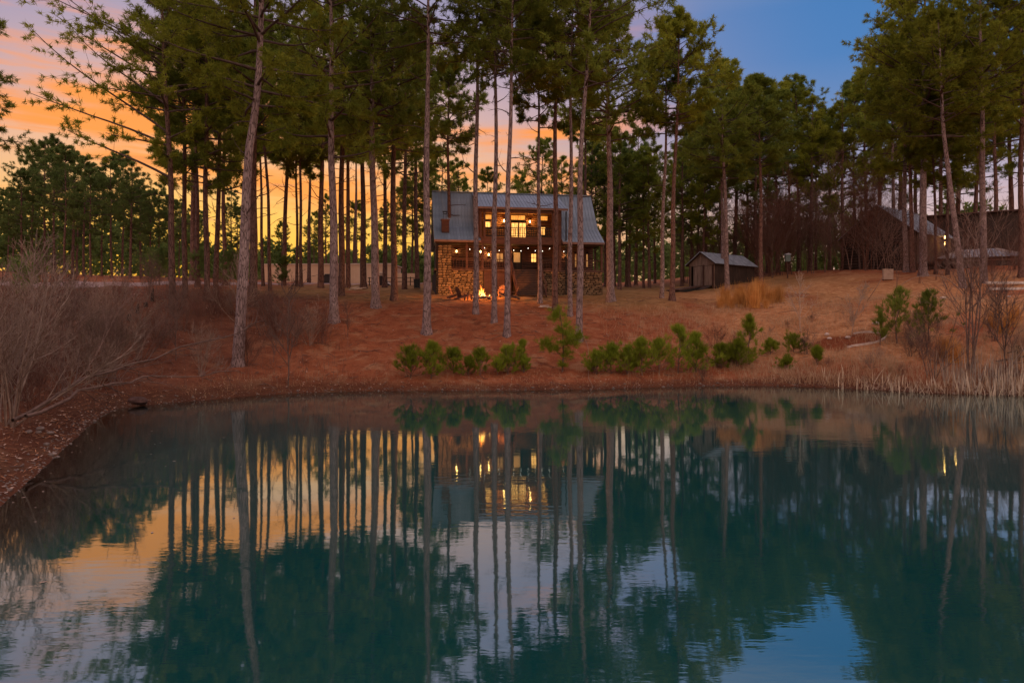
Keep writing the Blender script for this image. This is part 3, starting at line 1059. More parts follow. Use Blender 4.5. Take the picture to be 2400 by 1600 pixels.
log_wall(lodge, DL + 0.05, DR - 0.05, 1.6, BF, 7.6, up_holes, 0.2)
for x0, x1, z0, z1, g_, b_ in [(-3.2, -2.55, 7.12, 7.53, 'lit_warm', (1, 1)), (-0.75, 0.55, 7.12, 7.53, 'lit_warm', (2, 1)), (2.02, 2.65, 7.12, 7.53, 'lit_warm', (1, 1)),
                               (-3.15, -2.65, 6.35, 6.9, 'lit_bright', (1, 1)), (2.02, 2.45, 5.8, 6.5, 'lit_bright', (1, 2))]:
    window(lodge, x0, x1, 1.6, z0, z1, M[g_], b_)
for x0, x1 in ((-0.7, -0.1), (0.0, 0.62)):
    window(lodge, x0, x1, 1.6, BF + 0.3, 6.85, M['lit_bright'], (2, 4), name='glazed_door', fw=0.06)
for x, y, z, pw in [(-1.42, 1.45, 6.98, 16), (0.97, 1.45, 6.95, 16), (-2.3, 1.45, 6.7, 7)]:
    lantern(lodge, x, y, z, pw, 1.0)
for x, z, pw in [(-5.7, 4.2, 8), (-3.5, 4.2, 8), (-2.75, 3.95, 24), (-0.75, 4.25, 6), (4.5, 4.0, 11), (-6.9, 3.6, 5)]:
    lantern(lodge, x, 2.05, z, pw, 0.9)
# festoon of small bulbs under the porch eave
sl = empty('string_light', (0, 0, 0))
sl.parent = None
tag(sl, 'string of small white bulbs hung under the lodge porch beam', 'string lights')
sl.location = lodge.location
sl.rotation_euler = lodge.rotation_euler
pts = []
bm_ = MB().lathe([(0.008, 0.04), (0.018, 0.015), (0.02, -0.01), (0.01, -0.03)], 8).mesh('bulb')
bm_.materials.append(M['bulb_white'])
for i in range(60):
    x = -5.2 + 9.6 * i / 59
    z = 4.42 - 0.3 * abs(math.sin(math.pi * (i / 59) * 5))
    pts.append((x, YF + 0.28, z))
MB().tube(pts, 0.008, 4).build('wire', M['iron'], sl)
for i in range(3, 60, 4):
    o = link('bulb', bm_, None, sl)
    o.location = (pts[i][0], pts[i][1], pts[i][2] - 0.06)
# porch table and benches that catch the lamp light
def porch_table(x, y, lab):
    t = empty('porch_table', (0, 0, 0))
    t.matrix_world = lodge.matrix_basis @ __import__('mathutils').Matrix.Translation((x, y, FL))
    for q in range(5):
        MB().box(-0.8, 0.8, -0.38 + q * 0.155, -0.38 + q * 0.155 + 0.145, 0.71, 0.75).build('top_board', M['wood_deck'], t)
    for sx in (-0.65, 0.65):
        MB().beam((sx, -0.35, 0), (sx, 0.25, 0.71), 0.07, 0.09).build('leg', M['wood_brown'], t)
        MB().beam((sx + 0.08, 0.35, 0), (sx + 0.08, -0.25, 0.71), 0.07, 0.09).build('leg', M['wood_brown'], t)
    for sy in (-0.7, 0.62):
        MB().box(-0.8, 0.8, sy - 0.12, sy + 0.14, 0.42, 0.46).build('bench_board', M['wood_deck'], t)
        for sx in (-0.6, 0.6):
            MB().box(sx - 0.04, sx + 0.04, sy - 0.04, sy + 0.06, 0, 0.42).build('leg', M['wood_brown'], t)
    tag(t, lab, 'table')


bpy.context.view_layer.update()
porch_table(-2.45, 0.95, 'picnic table on the lit porch behind the campfire side')
porch_table(2.4, 0.95, 'picnic table on the porch right of the stairs')


# ------------------------------------------------------------------ shed
def gable_house_roof(parent, w, l, ze, zr, ov, mat, pan=0.4, y0=0.0):
    """ridge along y; front gable at y0; two planes of pans"""
    for s in (-1, 1):
        hx, lx = 0.0, s * (w / 2 + ov)
        slope = (zr - ze) / (w / 2)
        zl = ze - slope * ov
        L = math.hypot(lx, zr - zl)
        ang = math.atan2(zr - zl, w / 2 + ov)
        base = MB().add([(0, y0 - ov, zr), (lx, y0 - ov, zl), (lx, y0 + l + ov, zl), (0, y0 + l + ov, zr),
                         (0, y0 - ov, zr - 0.09), (lx, y0 - ov, zl - 0.09), (lx, y0 + l + ov, zl - 0.09), (0, y0 + l + ov, zr - 0.09)],
                        [(0, 1, 2, 3), (7, 6, 5, 4), (0, 4, 5, 1), (1, 5, 6, 2), (2, 6, 7, 3), (3, 7, 4, 0)]).build('roof', M['wood_dark'], parent)
        n = int(round((l + 2 * ov) / pan))
        p = (l + 2 * ov) / n
        mm = MB()
        ux, uz = s * math.cos(ang), -math.sin(ang)
        nx_, nz_ = s * math.sin(ang), math.cos(ang)
        def P_(t, y, h):
            return (ux * t + nx_ * h, y, zr + uz * t + nz_ * h)
        for i in range(n):
            ya, yb = y0 - ov + i * p, y0 - ov + (i + 1) * p
            m_ = MB()
            m_.add([P_(0, ya, 0.008), P_(L + 0.03, ya, 0.008), P_(L + 0.03, yb - 0.01, 0.008), P_(0, yb - 0.01, 0.008),
                    P_(0, ya, 0.03), P_(L + 0.03, ya, 0.03), P_(L + 0.03, yb - 0.01, 0.02), P_(0, yb - 0.01, 0.02)],
                   [(0, 1, 2, 3), (7, 6, 5, 4), (0, 4, 5, 1), (1, 5, 6, 2), (2, 6, 7, 3), (3, 7, 4, 0)])
            m_.beam(P_(0, ya + 0.02, 0.045), P_(L + 0.03, ya + 0.02, 0.045), 0.03, 0.035)
            m_.build('roof_panel', mat, base)


sx_, sy_ = 19.9, 71.6
shed = empty('shed', (sx_, sy_, gz(sx_, sy_) + 0.05), math.radians(-53))
tag(shed, 'small grey board shed with metal gable roof and a long ramp', 'shed')
SW, SL, SE, SR = 3.2, 7.0, 2.75, 3.85
front = empty('front_wall')
front.parent = shed
nb = 15
for i in range(nb):
    xa, xb = -SW / 2 + SW * i / nb, -SW / 2 + SW * (i + 1) / nb
    xm = (xa + xb) / 2
    zt = SE + (SR - SE) * (1 - abs(xm) / (SW / 2)) - 0.05
    z0 = 2.42 if -1.35 < xm < 1.42 else -0.3
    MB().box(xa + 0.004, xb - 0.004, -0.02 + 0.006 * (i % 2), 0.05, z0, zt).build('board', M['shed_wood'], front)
for x0, x1, yy in ((-1.05, 0.18, -0.05), (0.35, 1.3, -0.03)):
    dd_ = empty('door')
    dd_.parent = shed
    n = 6 if x1 - x0 > 1 else 5
    for i in range(n):
        MB().box(x0 + (x1 - x0) * i / n + 0.006, x0 + (x1 - x0) * (i + 1) / n - 0.006, yy + 0.012 * (i % 2), yy + 0.06, 0.35, 2.38).build('door_board', M['shed_wood'], dd_)
for x in (-1.5, 0.26, 1.5):
    MB().box(x - 0.06, x + 0.06, -0.12, -0.025, -0.3, 2.5).build('corner_post', M['wood_brown'], shed)
for s in (-1, 1):
    wl = empty('side_wall')
    wl.parent = shed
    n = 26
    for i in range(n):
        ya, yb = 0.06 + (SL - 0.1) * i / n, 0.06 + (SL - 0.1) * (i + 1) / n
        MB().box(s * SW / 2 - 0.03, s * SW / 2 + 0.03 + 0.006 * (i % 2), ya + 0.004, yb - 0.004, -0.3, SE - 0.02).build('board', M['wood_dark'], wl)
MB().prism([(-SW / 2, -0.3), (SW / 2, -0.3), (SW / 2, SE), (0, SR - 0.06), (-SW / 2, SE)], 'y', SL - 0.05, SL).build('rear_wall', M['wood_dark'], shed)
MB().box(-SW / 2, SW / 2, 0.05, SL - 0.06, 0.25, 0.34).build('shed_floor', M['wood_deck'], shed)
gable_house_roof(shed, SW, SL, SE, SR, 0.3, M['roof_rust'])
rp = MB().prism([(-0.12, 0.33), (-0.12, 0.22), (-4.2, -0.30), (-4.2, -0.19)], 'x', -1.2, 0.4).build('ramp', M['wood_deck'], shed)
MB().prism([(-0.15, 0.2), (-0.15, -0.4), (-4.0, -0.4), (-4.0, -0.29)], 'x', -1.15, 0.35).build('ramp_side', M['black'], rp)
MB().prism([(-0.12, 0.33), (-0.12, 0.22), (-1.6, -0.30), (-1.6, -0.19)], 'x', 0.5, 1.35).build('ramp', M['wood_dark'], shed)

# ------------------------------------------------------------------ cabin on the right
cx_, cy_ = 40.3, 75.1
cabin = empty('cabin', (cx_, cy_, gz(cx_, cy_)), math.radians(-54))
tag(cabin, 'dark timber cabin with pale metal gable roof and yellow porch lamps', 'house')
CW, CL_, CE, CR = 7.7, 8.4, 4.0, 7.1
log_wall(cabin, -CW / 2, CW / 2, 0.0, -0.6, CE, [(-1.6, -0.7, 1.2, 2.6), (1.4, 2.3, 1.2, 2.6)], 0.3, M['wood_dark'])
window(cabin, -1.55, -0.75, 0.0, 1.25, 2.55, M['black'], (2, 2), M['wood_dark'])
window(cabin, 1.45, 2.25, 0.0, 1.25, 2.55, M['black'], (2, 2), M['wood_dark'])
gb_ = empty('gable')
gb_.parent = cabin
for i in range(20):
    xa, xb = -CW / 2 + CW * i / 20, -CW / 2 + CW * (i + 1) / 20
    zt = CE + (CR - CE) * (1 - abs((xa + xb) / 2) / (CW / 2)) - 0.08
    MB().box(xa + 0.005, xb - 0.005, -0.02 + 0.01 * (i % 2), 0.08, CE, max(zt, CE + 0.05)).build('board', M['wood_dark'], gb_)
for s in (-1, 1):
    MB().box(s * CW / 2 - 0.08, s * CW / 2 + 0.08, 0.13, CL_, -0.8, CE).build('side_wall', M['wood_dark'], cabin)
MB().prism([(-CW / 2, -0.6), (CW / 2, -0.6), (CW / 2, CE), (0, CR - 0.1), (-CW / 2, CE)], 'y', CL_ - 0.1, CL_).build('rear_wall', M['wood_dark'], cabin)
gable_house_roof(cabin, CW, CL_, CE, CR, 0.45, M['roof_rust'], 0.5)
# lamps and a window on the side toward the pavilion
MB().box(CW / 2 + 0.1, CW / 2 + 1.8, 0.2, CL_ + 1.0, 0.3, 0.45).build('porch_floor', M['wood_dark'], cabin)
for y_, z_ in ((5.3, 3.5), (5.3, 2.85), (8.1, 3.0)):
    o = lantern(cabin, CW / 2 + 0.75, y_, z_, 22, 1.8)
    MB().box(CW / 2 + 0.73, CW / 2 + 0.77, y_ - 0.02, y_ + 0.02, z_ + 0.25, CE - 0.35).build('hanger', M['iron'], o)

# long dark building behind the cabin
wx_, wy_ = 56.5, 84.0
wing = empty('dark_building', (wx_, wy_, gz(wx_, wy_)), math.radians(-30))
tag(wing, 'long dark brown building with flat roof edge behind the cabin', 'building')
for i in range(22):
    xa = -7.6 + i * 0.7
    MB().box(xa + 0.005, xa + 0.695, 0.0 + 0.01 * (i % 2), 0.1, -1.2, 6.4).build('wall_panel', M['wood_dark'], wing)
MB().box(-7.6, 7.8, 0.12, 5.0, -1.2, 6.3).build('rear_block', M['wood_dark'], wing)
MB().prism([(-0.5, 6.42), (5.4, 6.9), (5.4, 7.05), (-0.5, 6.57)], 'x', -8.0, 8.2).build('roof', M['wood_brown'], wing)

# pavilion in front of the cabin
px_, py_ = 49.2, 72.0
pav = empty('pavilion', (px_, py_, gz(px_, py_)), math.radians(-26))
tag(pav, 'low open pavilion with pale ribbed hip roof beside the cabin', 'pavilion')
PW, PD, PE, PR = 4.0, 2.6, 2.3, 3.35
for sx in (-1, 1):
    for sy in (-1, 1):
        MB().box(sx * (PW - 0.5) - 0.08, sx * (PW - 0.5) + 0.08, sy * (PD - 0.5) - 0.08, sy * (PD - 0.5) + 0.08, -0.8, PE + 0.05).build('post', M['wood_dark'], pav)
roof_ = MB().add([(-PW, -PD, PE), (PW, -PD, PE), (PW, PD, PE), (-PW, PD, PE), (-1.6, 0, PR), (1.6, 0, PR)],
                 [(0, 1, 5, 4), (1, 2, 5), (2, 3, 4, 5), (3, 0, 4), (3, 2, 1, 0)]).build('roof', M['roof_rust'], pav)
for i in range(17):
    t = -1 + 2 * i / 16
    MB().beam((t * PW, -PD - 0.02, PE + 0.03), (max(-1.6, min(1.6, t * PW)), -0.0, PR + 0.03) if abs(t * PW) <= 1.6 else (max(-1.6, min(1.6, t * PW)) + (t * PW - max(-1.6, min(1.6, t * PW))) * 0.0, -0.0, PR + 0.03), 0.07, 0.05).build('roof_rib', M['edging'], roof_)
MB().box(-PW + 0.3, PW - 0.3, -PD + 0.4, -PD + 0.5, PE - 0.22, PE - 0.02).build('beam', M['wood_dark'], pav)

# ------------------------------------------------------------------ beige wall, ramps, bin, small things
bx0, by0 = px2w(622, 660, 92)[0], 92.0
wallo = empty('beige_building', ((px2w(618, 660, 92)[0] + px2w(914, 660, 90)[0]) / 2, 91.5, gz(-24, 91) - 0.1), math.radians(-3))
tag(wallo, 'long low beige panelled building with pale roof edge and one door', 'building')
wl_half = 8.7
for i in range(14):
    xa, xb = -wl_half + i * 2 * wl_half / 14, -wl_half + (i + 1) * 2 * wl_half / 14
    MB().box(xa + 0.006, xb - 0.006, 0, 0.12, -0.8, 2.75).build('wall_panel', M['beige'], wallo)
MB().box(-wl_half, wl_half, 0.13, 6.0, -0.8, 2.7).build('rear_block', M['beige'], wallo)
MB().box(-wl_half - 0.15, wl_half + 0.15, -0.12, 6.1, 2.753, 2.9).build('roof_edge', M['beige_trim'], wallo)
dr = MB().box(7.0, 7.9, -0.05, -0.004, -0.4, 1.75).build('door', M['beige_trim'], wallo)
MB().box(7.1, 7.8, -0.065, -0.052, 0.9, 1.6).build('door_pane', M['canvas'], dr)
lowo = MB().box(-1.6, 1.6, 0, 0.2, -1.0, 1.55).build('low_screen', M['beige'], None)
lowo.location = (px2w(940, 660, 88)[0] + 0.4, 88, gz(-14, 88))
tag(lowo, 'short beige screen panel right of the long beige building', 'screen')


def ramp(px, d, flip, w, lab):
    x = (px - 1200) / F * d
    t = empty('skate_ramp', (x, d, gz(x, d) - 0.05), 0)
    t.scale = (flip, 1, 1)
    arc = [(-1.4 + 2.0 * math.sin(a), 2.0 - 2.0 * math.cos(a)) for a in np.linspace(0, 1.25, 9)]
    poly = arc + [(1.3, arc[-1][1]), (1.3, 0.02), (-1.4, 0.0)]
    sf = [(xx, zz + 0.02) for xx, zz in arc] + [(xx - 0.03, zz - 0.04) for xx, zz in arc[::-1]]
    for sy in (0, w):
        MB().prism(poly[:-1], 'y', sy, sy + 0.05).build('side_panel', M['ramp_side'], t)
    MB().prism(sf, 'y', 0.06, w - 0.01).build('ride_surface', M['ramp_top'], t)
    MB().box(arc[-1][0], 1.32, 0.055, w - 0.005, arc[-1][1] - 0.03, arc[-1][1] + 0.03).build('deck', M['ramp_top'], t)
    MB().beam((arc[-1][0], 0.03, arc[-1][1] + 0.03), (arc[-1][0], w, arc[-1][1] + 0.03), 0.06, 0.06).build('coping', M['beige_trim'], t)
    tag(t, lab, 'ramp')


ramp(905, 84, -1, 3.0, 'dark sided curved skate ramp before the door of the beige building')
ramp(752, 86, 1, 3.6, 'curved skate ramp with pale surface left of the stout grey pine')

bp = on_ground(977, 676)
bino = empty('wheeled_bin', tuple(bp), 0.1)
MB().prism([(-0.27, 0.06), (0.27, 0.06), (0.31, 0.85), (-0.31, 0.85)], 'y', -0.3, 0.3).build('body', M['black'], bino)
MB().box(-0.34, 0.34, -0.34, 0.36, 0.853, 0.93).build('lid', M['black'], bino)
for sx in (-0.25, 0.25):
    m = MB()
    m.prism([(0.3 + 0.1 * math.cos(a), 0.1 + 0.1 * math.sin(a)) for a in np.linspace(0, 2 * math.pi, 12, endpoint=False)], 'x', sx - 0.03, sx + 0.03)
    m.build('wheel', M['black'], bino)
tag(bino, 'black wheeled bin at the left corner of the lodge', 'bin')

# rail fence between the ramps and the lodge
fo = empty('rail_fence', (0, 0, 0))
for px in (962, 930, 897, 866):
    x = (px - 1200) / F * 80
    MB().box(x - 0.05, x + 0.05, 79.95, 80.05, gz(x, 80) - 0.3, gz(x, 80) + 1.05).build('fence_post', M['wood_dark'], fo)
for dz in (0.5, 0.95):
    xa, xb = (862 - 1200) / F * 80, (985 - 1200) / F * 80
    MB().beam((xa, 79.93, gz(xa, 80) + dz), (xb, 79.93, gz(xb, 80) + dz), 0.04, 0.07).build('fence_rail', M['wood_dark'], fo)
tag(fo, 'low dark rail fence left of the lodge', 'fence')

# tan panel on the right slope, green-grey box on a post
tp = on_ground(2081, 657)
tpo = empty('target_board', tuple(tp), 0.1)
d_ = tp[1]
MB().box(-0.45, 0.45, -0.08, 0.08, 0.08, 0.98).build('panel', M['canvas'], tpo)
for sx in (-0.4, 0.34):
    MB().beam((sx, 0.05, -0.1), (sx, 0.12, 1.0), 0.06, 0.06).build('leg', M['wood_brown'], tpo)
MB().beam((0.0, 0.5, -0.1), (0.0, 0.1, 0.85), 0.06, 0.06).build('leg', M['wood_brown'], tpo)
tag(tpo, 'square tan panel on a low stand uphill of the edged bed', 'panel')
bx = (1846 - 1200) / F * 72
bo = empty('feeder_box', (bx, 72, gz(bx, 72)))
MB().box(-0.05, 0.05, -0.05, 0.05, -0.3, 1.75).build('post', M['wood_brown'], bo)
MB().box(-0.24, 0.24, -0.2, 0.2, 1.75, 2.45).build('box_body', M['green_box'], bo)
MB().prism([(-0.3, 2.45), (0.3, 2.45), (0.3, 2.5), (0.0, 2.62), (-0.3, 2.5)], 'y', -0.26, 0.26).build('box_roof', M['roof_rust'], bo)
tag(bo, 'green-grey box on a post in the brown thicket', 'box')

# stacked timbers on the far right
for k_, (pxa, pxb, py, lab) in enumerate([(2312, 2420, 668, 'upper pale timber lying below the pavilion'), (2318, 2425, 677, 'lower pale timber lying below the pavilion')]):
    p = on_ground(2360, py + 3)
    x0, x1 = (pxa - 1200) / F * p[1], (pxb - 1200) / F * p[1]
    m = MB().box(x0, x1, p[1] - 0.1, p[1] + 0.1, 0, 0.2)
    o = m.build('timber', M['paper'], None)
    o.location = (0, 0, max(gz(x0, p[1]), gz(x1, p[1]), p[2]) + 0.02)
    tag(o, lab, 'timber', 'timbers below the pavilion')

# ------------------------------------------------------------------ campfire and chairs
fp = on_ground(1130, 704)
fx, fy, fz = fp
fx, fy = (1128 - 1200) / F * (fy + 0.6), fy + 0.6
fz = gz(fx, fy) + 0.02
pit = empty('fire_pit', (fx, fy, fz))
tag(pit, 'ring of rough stones round the campfire', 'fire pit')
for i in range(13):
    a = 2 * math.pi * i / 13
    o = link('ring_stone', ROCKS[i % 10].copy(), None, pit)
    o.data.materials.clear()
    o.data.materials.append(M['rock'])
    o.location = (0.62 * math.cos(a), 0.62 * math.sin(a), 0.08)
    o.rotation_euler = (0, 0, a + math.pi / 2)
    o.scale = (0.31, 0.24, 0.24)
fire = empty('campfire', (fx, fy, fz))
tag(fire, 'burning campfire with tall orange flames in front of the lodge', 'fire')
for i in range(5):
    a = i * 1.25 + 0.3
    MB().tube([(0.42 * math.cos(a), 0.42 * math.sin(a), 0.06), (0.05 * math.cos(a + 1), 0.05 * math.sin(a + 1), 0.38)], [0.06, 0.05], 8).build('burning_log', M['char'], fire)
rf = np.random.default_rng(4)
for i, (x, y, h, r) in enumerate([(0, 0, 0.95, 0.13), (0.14, 0.05, 0.7, 0.10), (-0.13, 0.03, 0.62, 0.10), (0.05, -0.12, 0.5, 0.09), (-0.24, -0.05, 0.35, 0.07), (0.27, 0.02, 0.4, 0.07), (0.62, 0.0, 0.22, 0.05)]):
    prof = [(r * 0.5, 0), (r, h * 0.16), (r * 0.8, h * 0.38), (r * 0.42, h * 0.66), (r * 0.15, h * 0.88), (0.003, h)]
    m = MB().lathe(prof, 9)
    vv = []
    ph_ = rf.uniform(0, 6)
    for v in m.v:
        k = v[2] / h
        vv.append((v[0] + 0.07 * k * math.sin(5 * k + ph_), v[1] + 0.06 * k * math.cos(4 * k + ph_), v[2]))
    m.v = vv
    o = m.build('flame', M['flame'], fire)
    o.location = (x, y, 0.12)
lamp_light(fire, (0, 0.1, 0.9), 900, (1.0, 0.36, 0.08), 0.25)


def adirondack(x, y, face, lab):
    """face: direction the sitter looks, radians about z (0 = -y)"""
    t = empty('adirondack_chair', (x, y, gz(x, y) + 0.06), face)
    for sx in (-0.28, 0.28):
        MB().box(sx - 0.035, sx + 0.035, -0.42, -0.34, 0, 0.54).build('leg', M['chair'], t)
        MB().beam((sx, -0.42, 0.36), (sx, 0.5, 0.04), 0.04, 0.12).build('leg', M['chair'], t)
        MB().box(sx * 1.2 - 0.06, sx * 1.2 + 0.06, -0.5, 0.3, 0.54, 0.57).build('armrest', M['chair'], t)
    for q in range(6):
        y0 = -0.44 + q * 0.095
        z0 = 0.385 - q * 0.033
        MB().beam((-0.29, y0 + 0.04, z0), (0.29, y0 + 0.04, z0), 0.085, 0.02).build('seat_slat', M['chair'], t)
    for q in range(6):
        u = (q - 2.5) / 2.5
        top = 0.98 - 0.13 * u * u
        lean = 0.42
        MB().beam((u * 0.24, 0.1, 0.2), (u * 0.29, 0.1 + lean * (top - 0.2), top), 0.02, 0.02).build('back_brace', M['chair'], t) if False else None
        a, b = Vector((u * 0.24, 0.1, 0.18)), Vector((u * 0.30, 0.1 + lean * (top - 0.18), top))
        m = MB()
        w = 0.045
        nrm = Vector((0, -(b - a).z, (b - a).y)).normalized() * 0.011
        m.add([a + Vector((-w, 0, 0)) - nrm, a + Vector((w, 0, 0)) - nrm, b + Vector((w, 0, 0)) - nrm, b + Vector((-w, 0, 0)) - nrm,
               a + Vector((-w, 0, 0)) + nrm, a + Vector((w, 0, 0)) + nrm, b + Vector((w, 0, 0)) + nrm, b + Vector((-w, 0, 0)) + nrm],
              [(0, 1, 2, 3), (7, 6, 5, 4), (0, 4, 5, 1), (1, 5, 6, 2), (2, 6, 7, 3), (3, 7, 4, 0)])
        m.build('back_slat', M['chair'], t)
    MB().box(-0.32, 0.32, 0.27, 0.31, 0.53, 0.6).build('back_brace', M['chair'], t)
    tag(t, lab, 'chair', 'chairs around the campfire')


def chair_at(px, d, face, lab):
    adirondack((px - 1200) / F * d, d, face, lab)


chair_at(1064, fy + 0.2, math.radians(80), 'outermost slatted lounge chair left of the campfire, seen from its side')
chair_at(1082, fy - 0.9, math.radians(120), 'slatted lounge chair left of the campfire, turned away from the pond')
chair_at(1171, fy + 1.3, math.radians(-40), 'slatted lounge chair behind the campfire facing the pond')
chair_at(1203, fy + 0.1, math.radians(-85), 'slatted lounge chair right of the campfire, dark against the stairs')
st = empty('low_table', ((1097 - 1200) / F * (fy - 0.2), fy - 0.2, gz((1097 - 1200) / F * fy, fy) + 0.06), 0.2)
for q in range(4):
    MB().box(-0.3, 0.3, -0.22 + q * 0.112, -0.22 + q * 0.112 + 0.1, 0.38, 0.41).build('top_board', M['chair'], st)
for sx in (-0.25, 0.25):
    for sy in (-0.17, 0.17):
        MB().box(sx - 0.03, sx + 0.03, sy - 0.03, sy + 0.03, 0, 0.38).build('leg', M['chair'], st)
tag(st, 'low slatted table between the left chairs and the campfire', 'table')

# ------------------------------------------------------------------ edged bed on the right, stones, pale scraps
bc = on_ground(1985, 799)
edge = empty('bed_edging', (0, 0, 0))
tag(edge, 'curved line of pale edging blocks round the mulch bed', 'edging')
for i in range(46):
    a = math.radians(-105 + 165 * i / 45)
    x, y = bc[0] + 2.25 * math.cos(a), bc[1] + 1.28 * math.sin(a)
    x2, y2 = bc[0] + 2.25 * math.cos(a + 0.08), bc[1] + 1.28 * math.sin(a + 0.08)
    MB().beam((x, y, gz(x, y) + 0.05), (x2, y2, gz(x2, y2) + 0.05), 0.07, 0.12).build('edging_block', M['edging'], edge)


def boulder(px, py, w, h, seed, mat, lab, name='stone', cat='stone', group=None):
    p = on_ground(px, py)
    r_ = np.random.default_rng(seed)
    nu, nv = 12, 8
    vs, fs = [], []
    for j in range(nv):
        ph_ = math.pi * (j + 0.5) / nv
        for i in range(nu):
            a = 2 * math.pi * i / nu
            k = 1 + 0.16 * math.sin(2 * a + seed) * math.sin(ph_) + r_.uniform(-0.07, 0.07)
            vs.append((w / 2 * math.sin(ph_) * math.cos(a) * k, w / 2.6 * math.sin(ph_) * math.sin(a) * k, h / 2 * math.cos(ph_) * k))
    for j in range(nv - 1):
        for i in range(nu):
            fs.append((j * nu + i, (j + 1) * nu + i, (j + 1) * nu + (i + 1) % nu, j * nu + (i + 1) % nu))
    fs.append(tuple(range(nu)))
    fs.append(tuple((nv - 1) * nu + i for i in range(nu))[::-1])
    me = bpy.data.meshes.new(name)
    me.from_pydata(vs, [], fs)
    me.update()
    o = link(name, me, mat)
    o.location = (p[0], p[1], p[2] + h * 0.22)
    o.rotation_euler = (0, 0, r_.uniform(0, 3))
    tag(o, lab, cat, group)
    return o


for k_, (px, py, w, h, lab) in enumerate([(67, 1014, 0.22, 0.1, 'flat pale stone nearest the big left shrub'), (94, 1008, 0.3, 0.12, 'largest flat stone of the group on the left shore'),
                                          (90, 1016, 0.2, 0.09, 'small flat stone below the largest on the left shore'), (118, 1017, 0.24, 0.09, 'flat stone at the right of the left shore group'),
                                          (109, 1043, 0.17, 0.1, 'rounded pale stone lying alone lower on the left shore'), (127, 1073, 0.14, 0.07, 'pale stone at the water edge on the left shore'),
                                          (322, 944, 0.75, 0.34, 'dark block lying at the water where the left bank turns')]):
    boulder(px, py, w, h, 20 + k_, M['pebble'] if k_ < 6 else M['ash_ground'], lab, 'stone', 'stone', 'stones on the left shore' if k_ < 6 else None)
for k_, (px, py, w, lab) in enumerate([(1938, 786, 0.45, 'pale stone at the left inside the mulch bed'), (1944, 795, 0.32, 'smaller pale stone inside the mulch bed'), (1987, 792, 0.38, 'pale stone at the foot of the sapling in the bed'),
                                       (2210, 700, 0.45, 'pale stone alone on the red slope below the cabin'), (2055, 760, 0.5, 'flat pale stone uphill of the mulch bed'), (2365, 697, 0.4, 'pale stone below the timbers')]):
    boulder(px, py, w, w * 0.45, 40 + k_, M['edging'], lab, 'stone', 'stone')

# shore pebbles: too many to count
r_ = np.random.default_rng(31)
n = 2600
t_ = r_.uniform(0, 1, n)
seg = SH[:24]
cum = np.concatenate([[0], np.cumsum(np.hypot(*np.diff(seg, axis=0).T))])
q_ = t_ ** 1.5 * cum[-1]
X = np.interp(q_, cum, seg[:, 0]) + r_.normal(0, 0.25, n)
Y = np.interp(q_, cum, seg[:, 1]) + r_.normal(0, 0.22, n)
Z = ground(X, Y)
S = r_.uniform(0.012, 0.05, n) * np.where(r_.uniform(size=n) < 0.06, 2.2, 1)
ov = np.array([[1, 0, 0], [0, 1, 0], [-1, 0, 0], [0, -1, 0], [0, 0, 0.6], [0, 0, -0.6]])
of = np.array([[0, 1, 4], [1, 2, 4], [2, 3, 4], [3, 0, 4], [1, 0, 5], [2, 1, 5], [3, 2, 5], [0, 3, 5]])
jv = 1 + r_.uniform(-0.3, 0.3, (n, 6, 1))
Vp = np.stack([X, Y, Z], -1)[:, None, :] + ov[None] * S[:, None, None] * jv
tag(link('shore_pebbles', np_mesh('shore_pebbles', Vp.reshape(-1, 3), (of[None] + (np.arange(n) * 6)[:, None, None]).reshape(-1, 3)), M['pebble']),
    'small pebbles strewn along the water line', 'pebbles', kind='stuff')

# stumps of an old fence line at the left, post and rail at the right edge
for k_, (px, py, h, lab) in enumerate([(283, 790, 0.85, 'tallest rotten fence stump in the left brush'), (302, 752, 0.4, 'short rotten fence stump next to the tallest one'),
                                       (322, 735, 0.55, 'third rotten fence stump from the brush toward the drive'), (341, 720, 0.35, 'short rotten fence stump near the drive'),
                                       (357, 706, 0.8, 'thin rotten fence stump beside the first pine')]):
    p = on_ground(px, py)
    o = MB().tube([(0, 0, -0.2), (0.02, 0, h * 0.6), (0.05, 0.02, h)], [0.12, 0.09 + 0.03 * (k_ % 2), 0.035], 9).build('fence_stump', M['char'], None)
    o.location = tuple(p)
    tag(o, lab, 'stump', 'old fence stumps on the left')
p = on_ground(2386, 846)
fo = empty('post_and_rail', tuple(p))
MB().box(-0.07, 0.07, -0.07, 0.07, -0.3, 0.78).build('fence_post', M['wood_dark'], fo)
MB().beam((-1.15, -0.1, -0.02), (1.2, -0.1, 0.42), 0.07, 0.09).build('fence_rail', M['wood_dark'], fo)
MB().beam((-0.6, -0.1, 0.42), (1.2, -0.1, 0.78), 0.06, 0.07).build('fence_rail', M['wood_dark'], fo)
tag(fo, 'dark post with sloping rails above the reeds at the right edge', 'fence')

# the arched bent stem on the right and the thin pale cable at the low-rooted pine
def bent(name, pts, r, mat, lab, cat):
    P_ = np.array(pts, float)
    tt = np.linspace(0, 1, 24)
    q = np.linspace(0, 1, len(P_))
    Pd = np.stack([np.interp(tt, q, P_[:, c]) for c in range(3)], -1)
    for _ in range(4):
        Pd[1:-1] = (Pd[:-2] + 2 * Pd[1:-1] + Pd[2:]) / 4
    o = MB().tube(Pd, list(np.linspace(r, r * 0.6, 24)), 6).build(name, mat, None)
    tag(o, lab, cat)


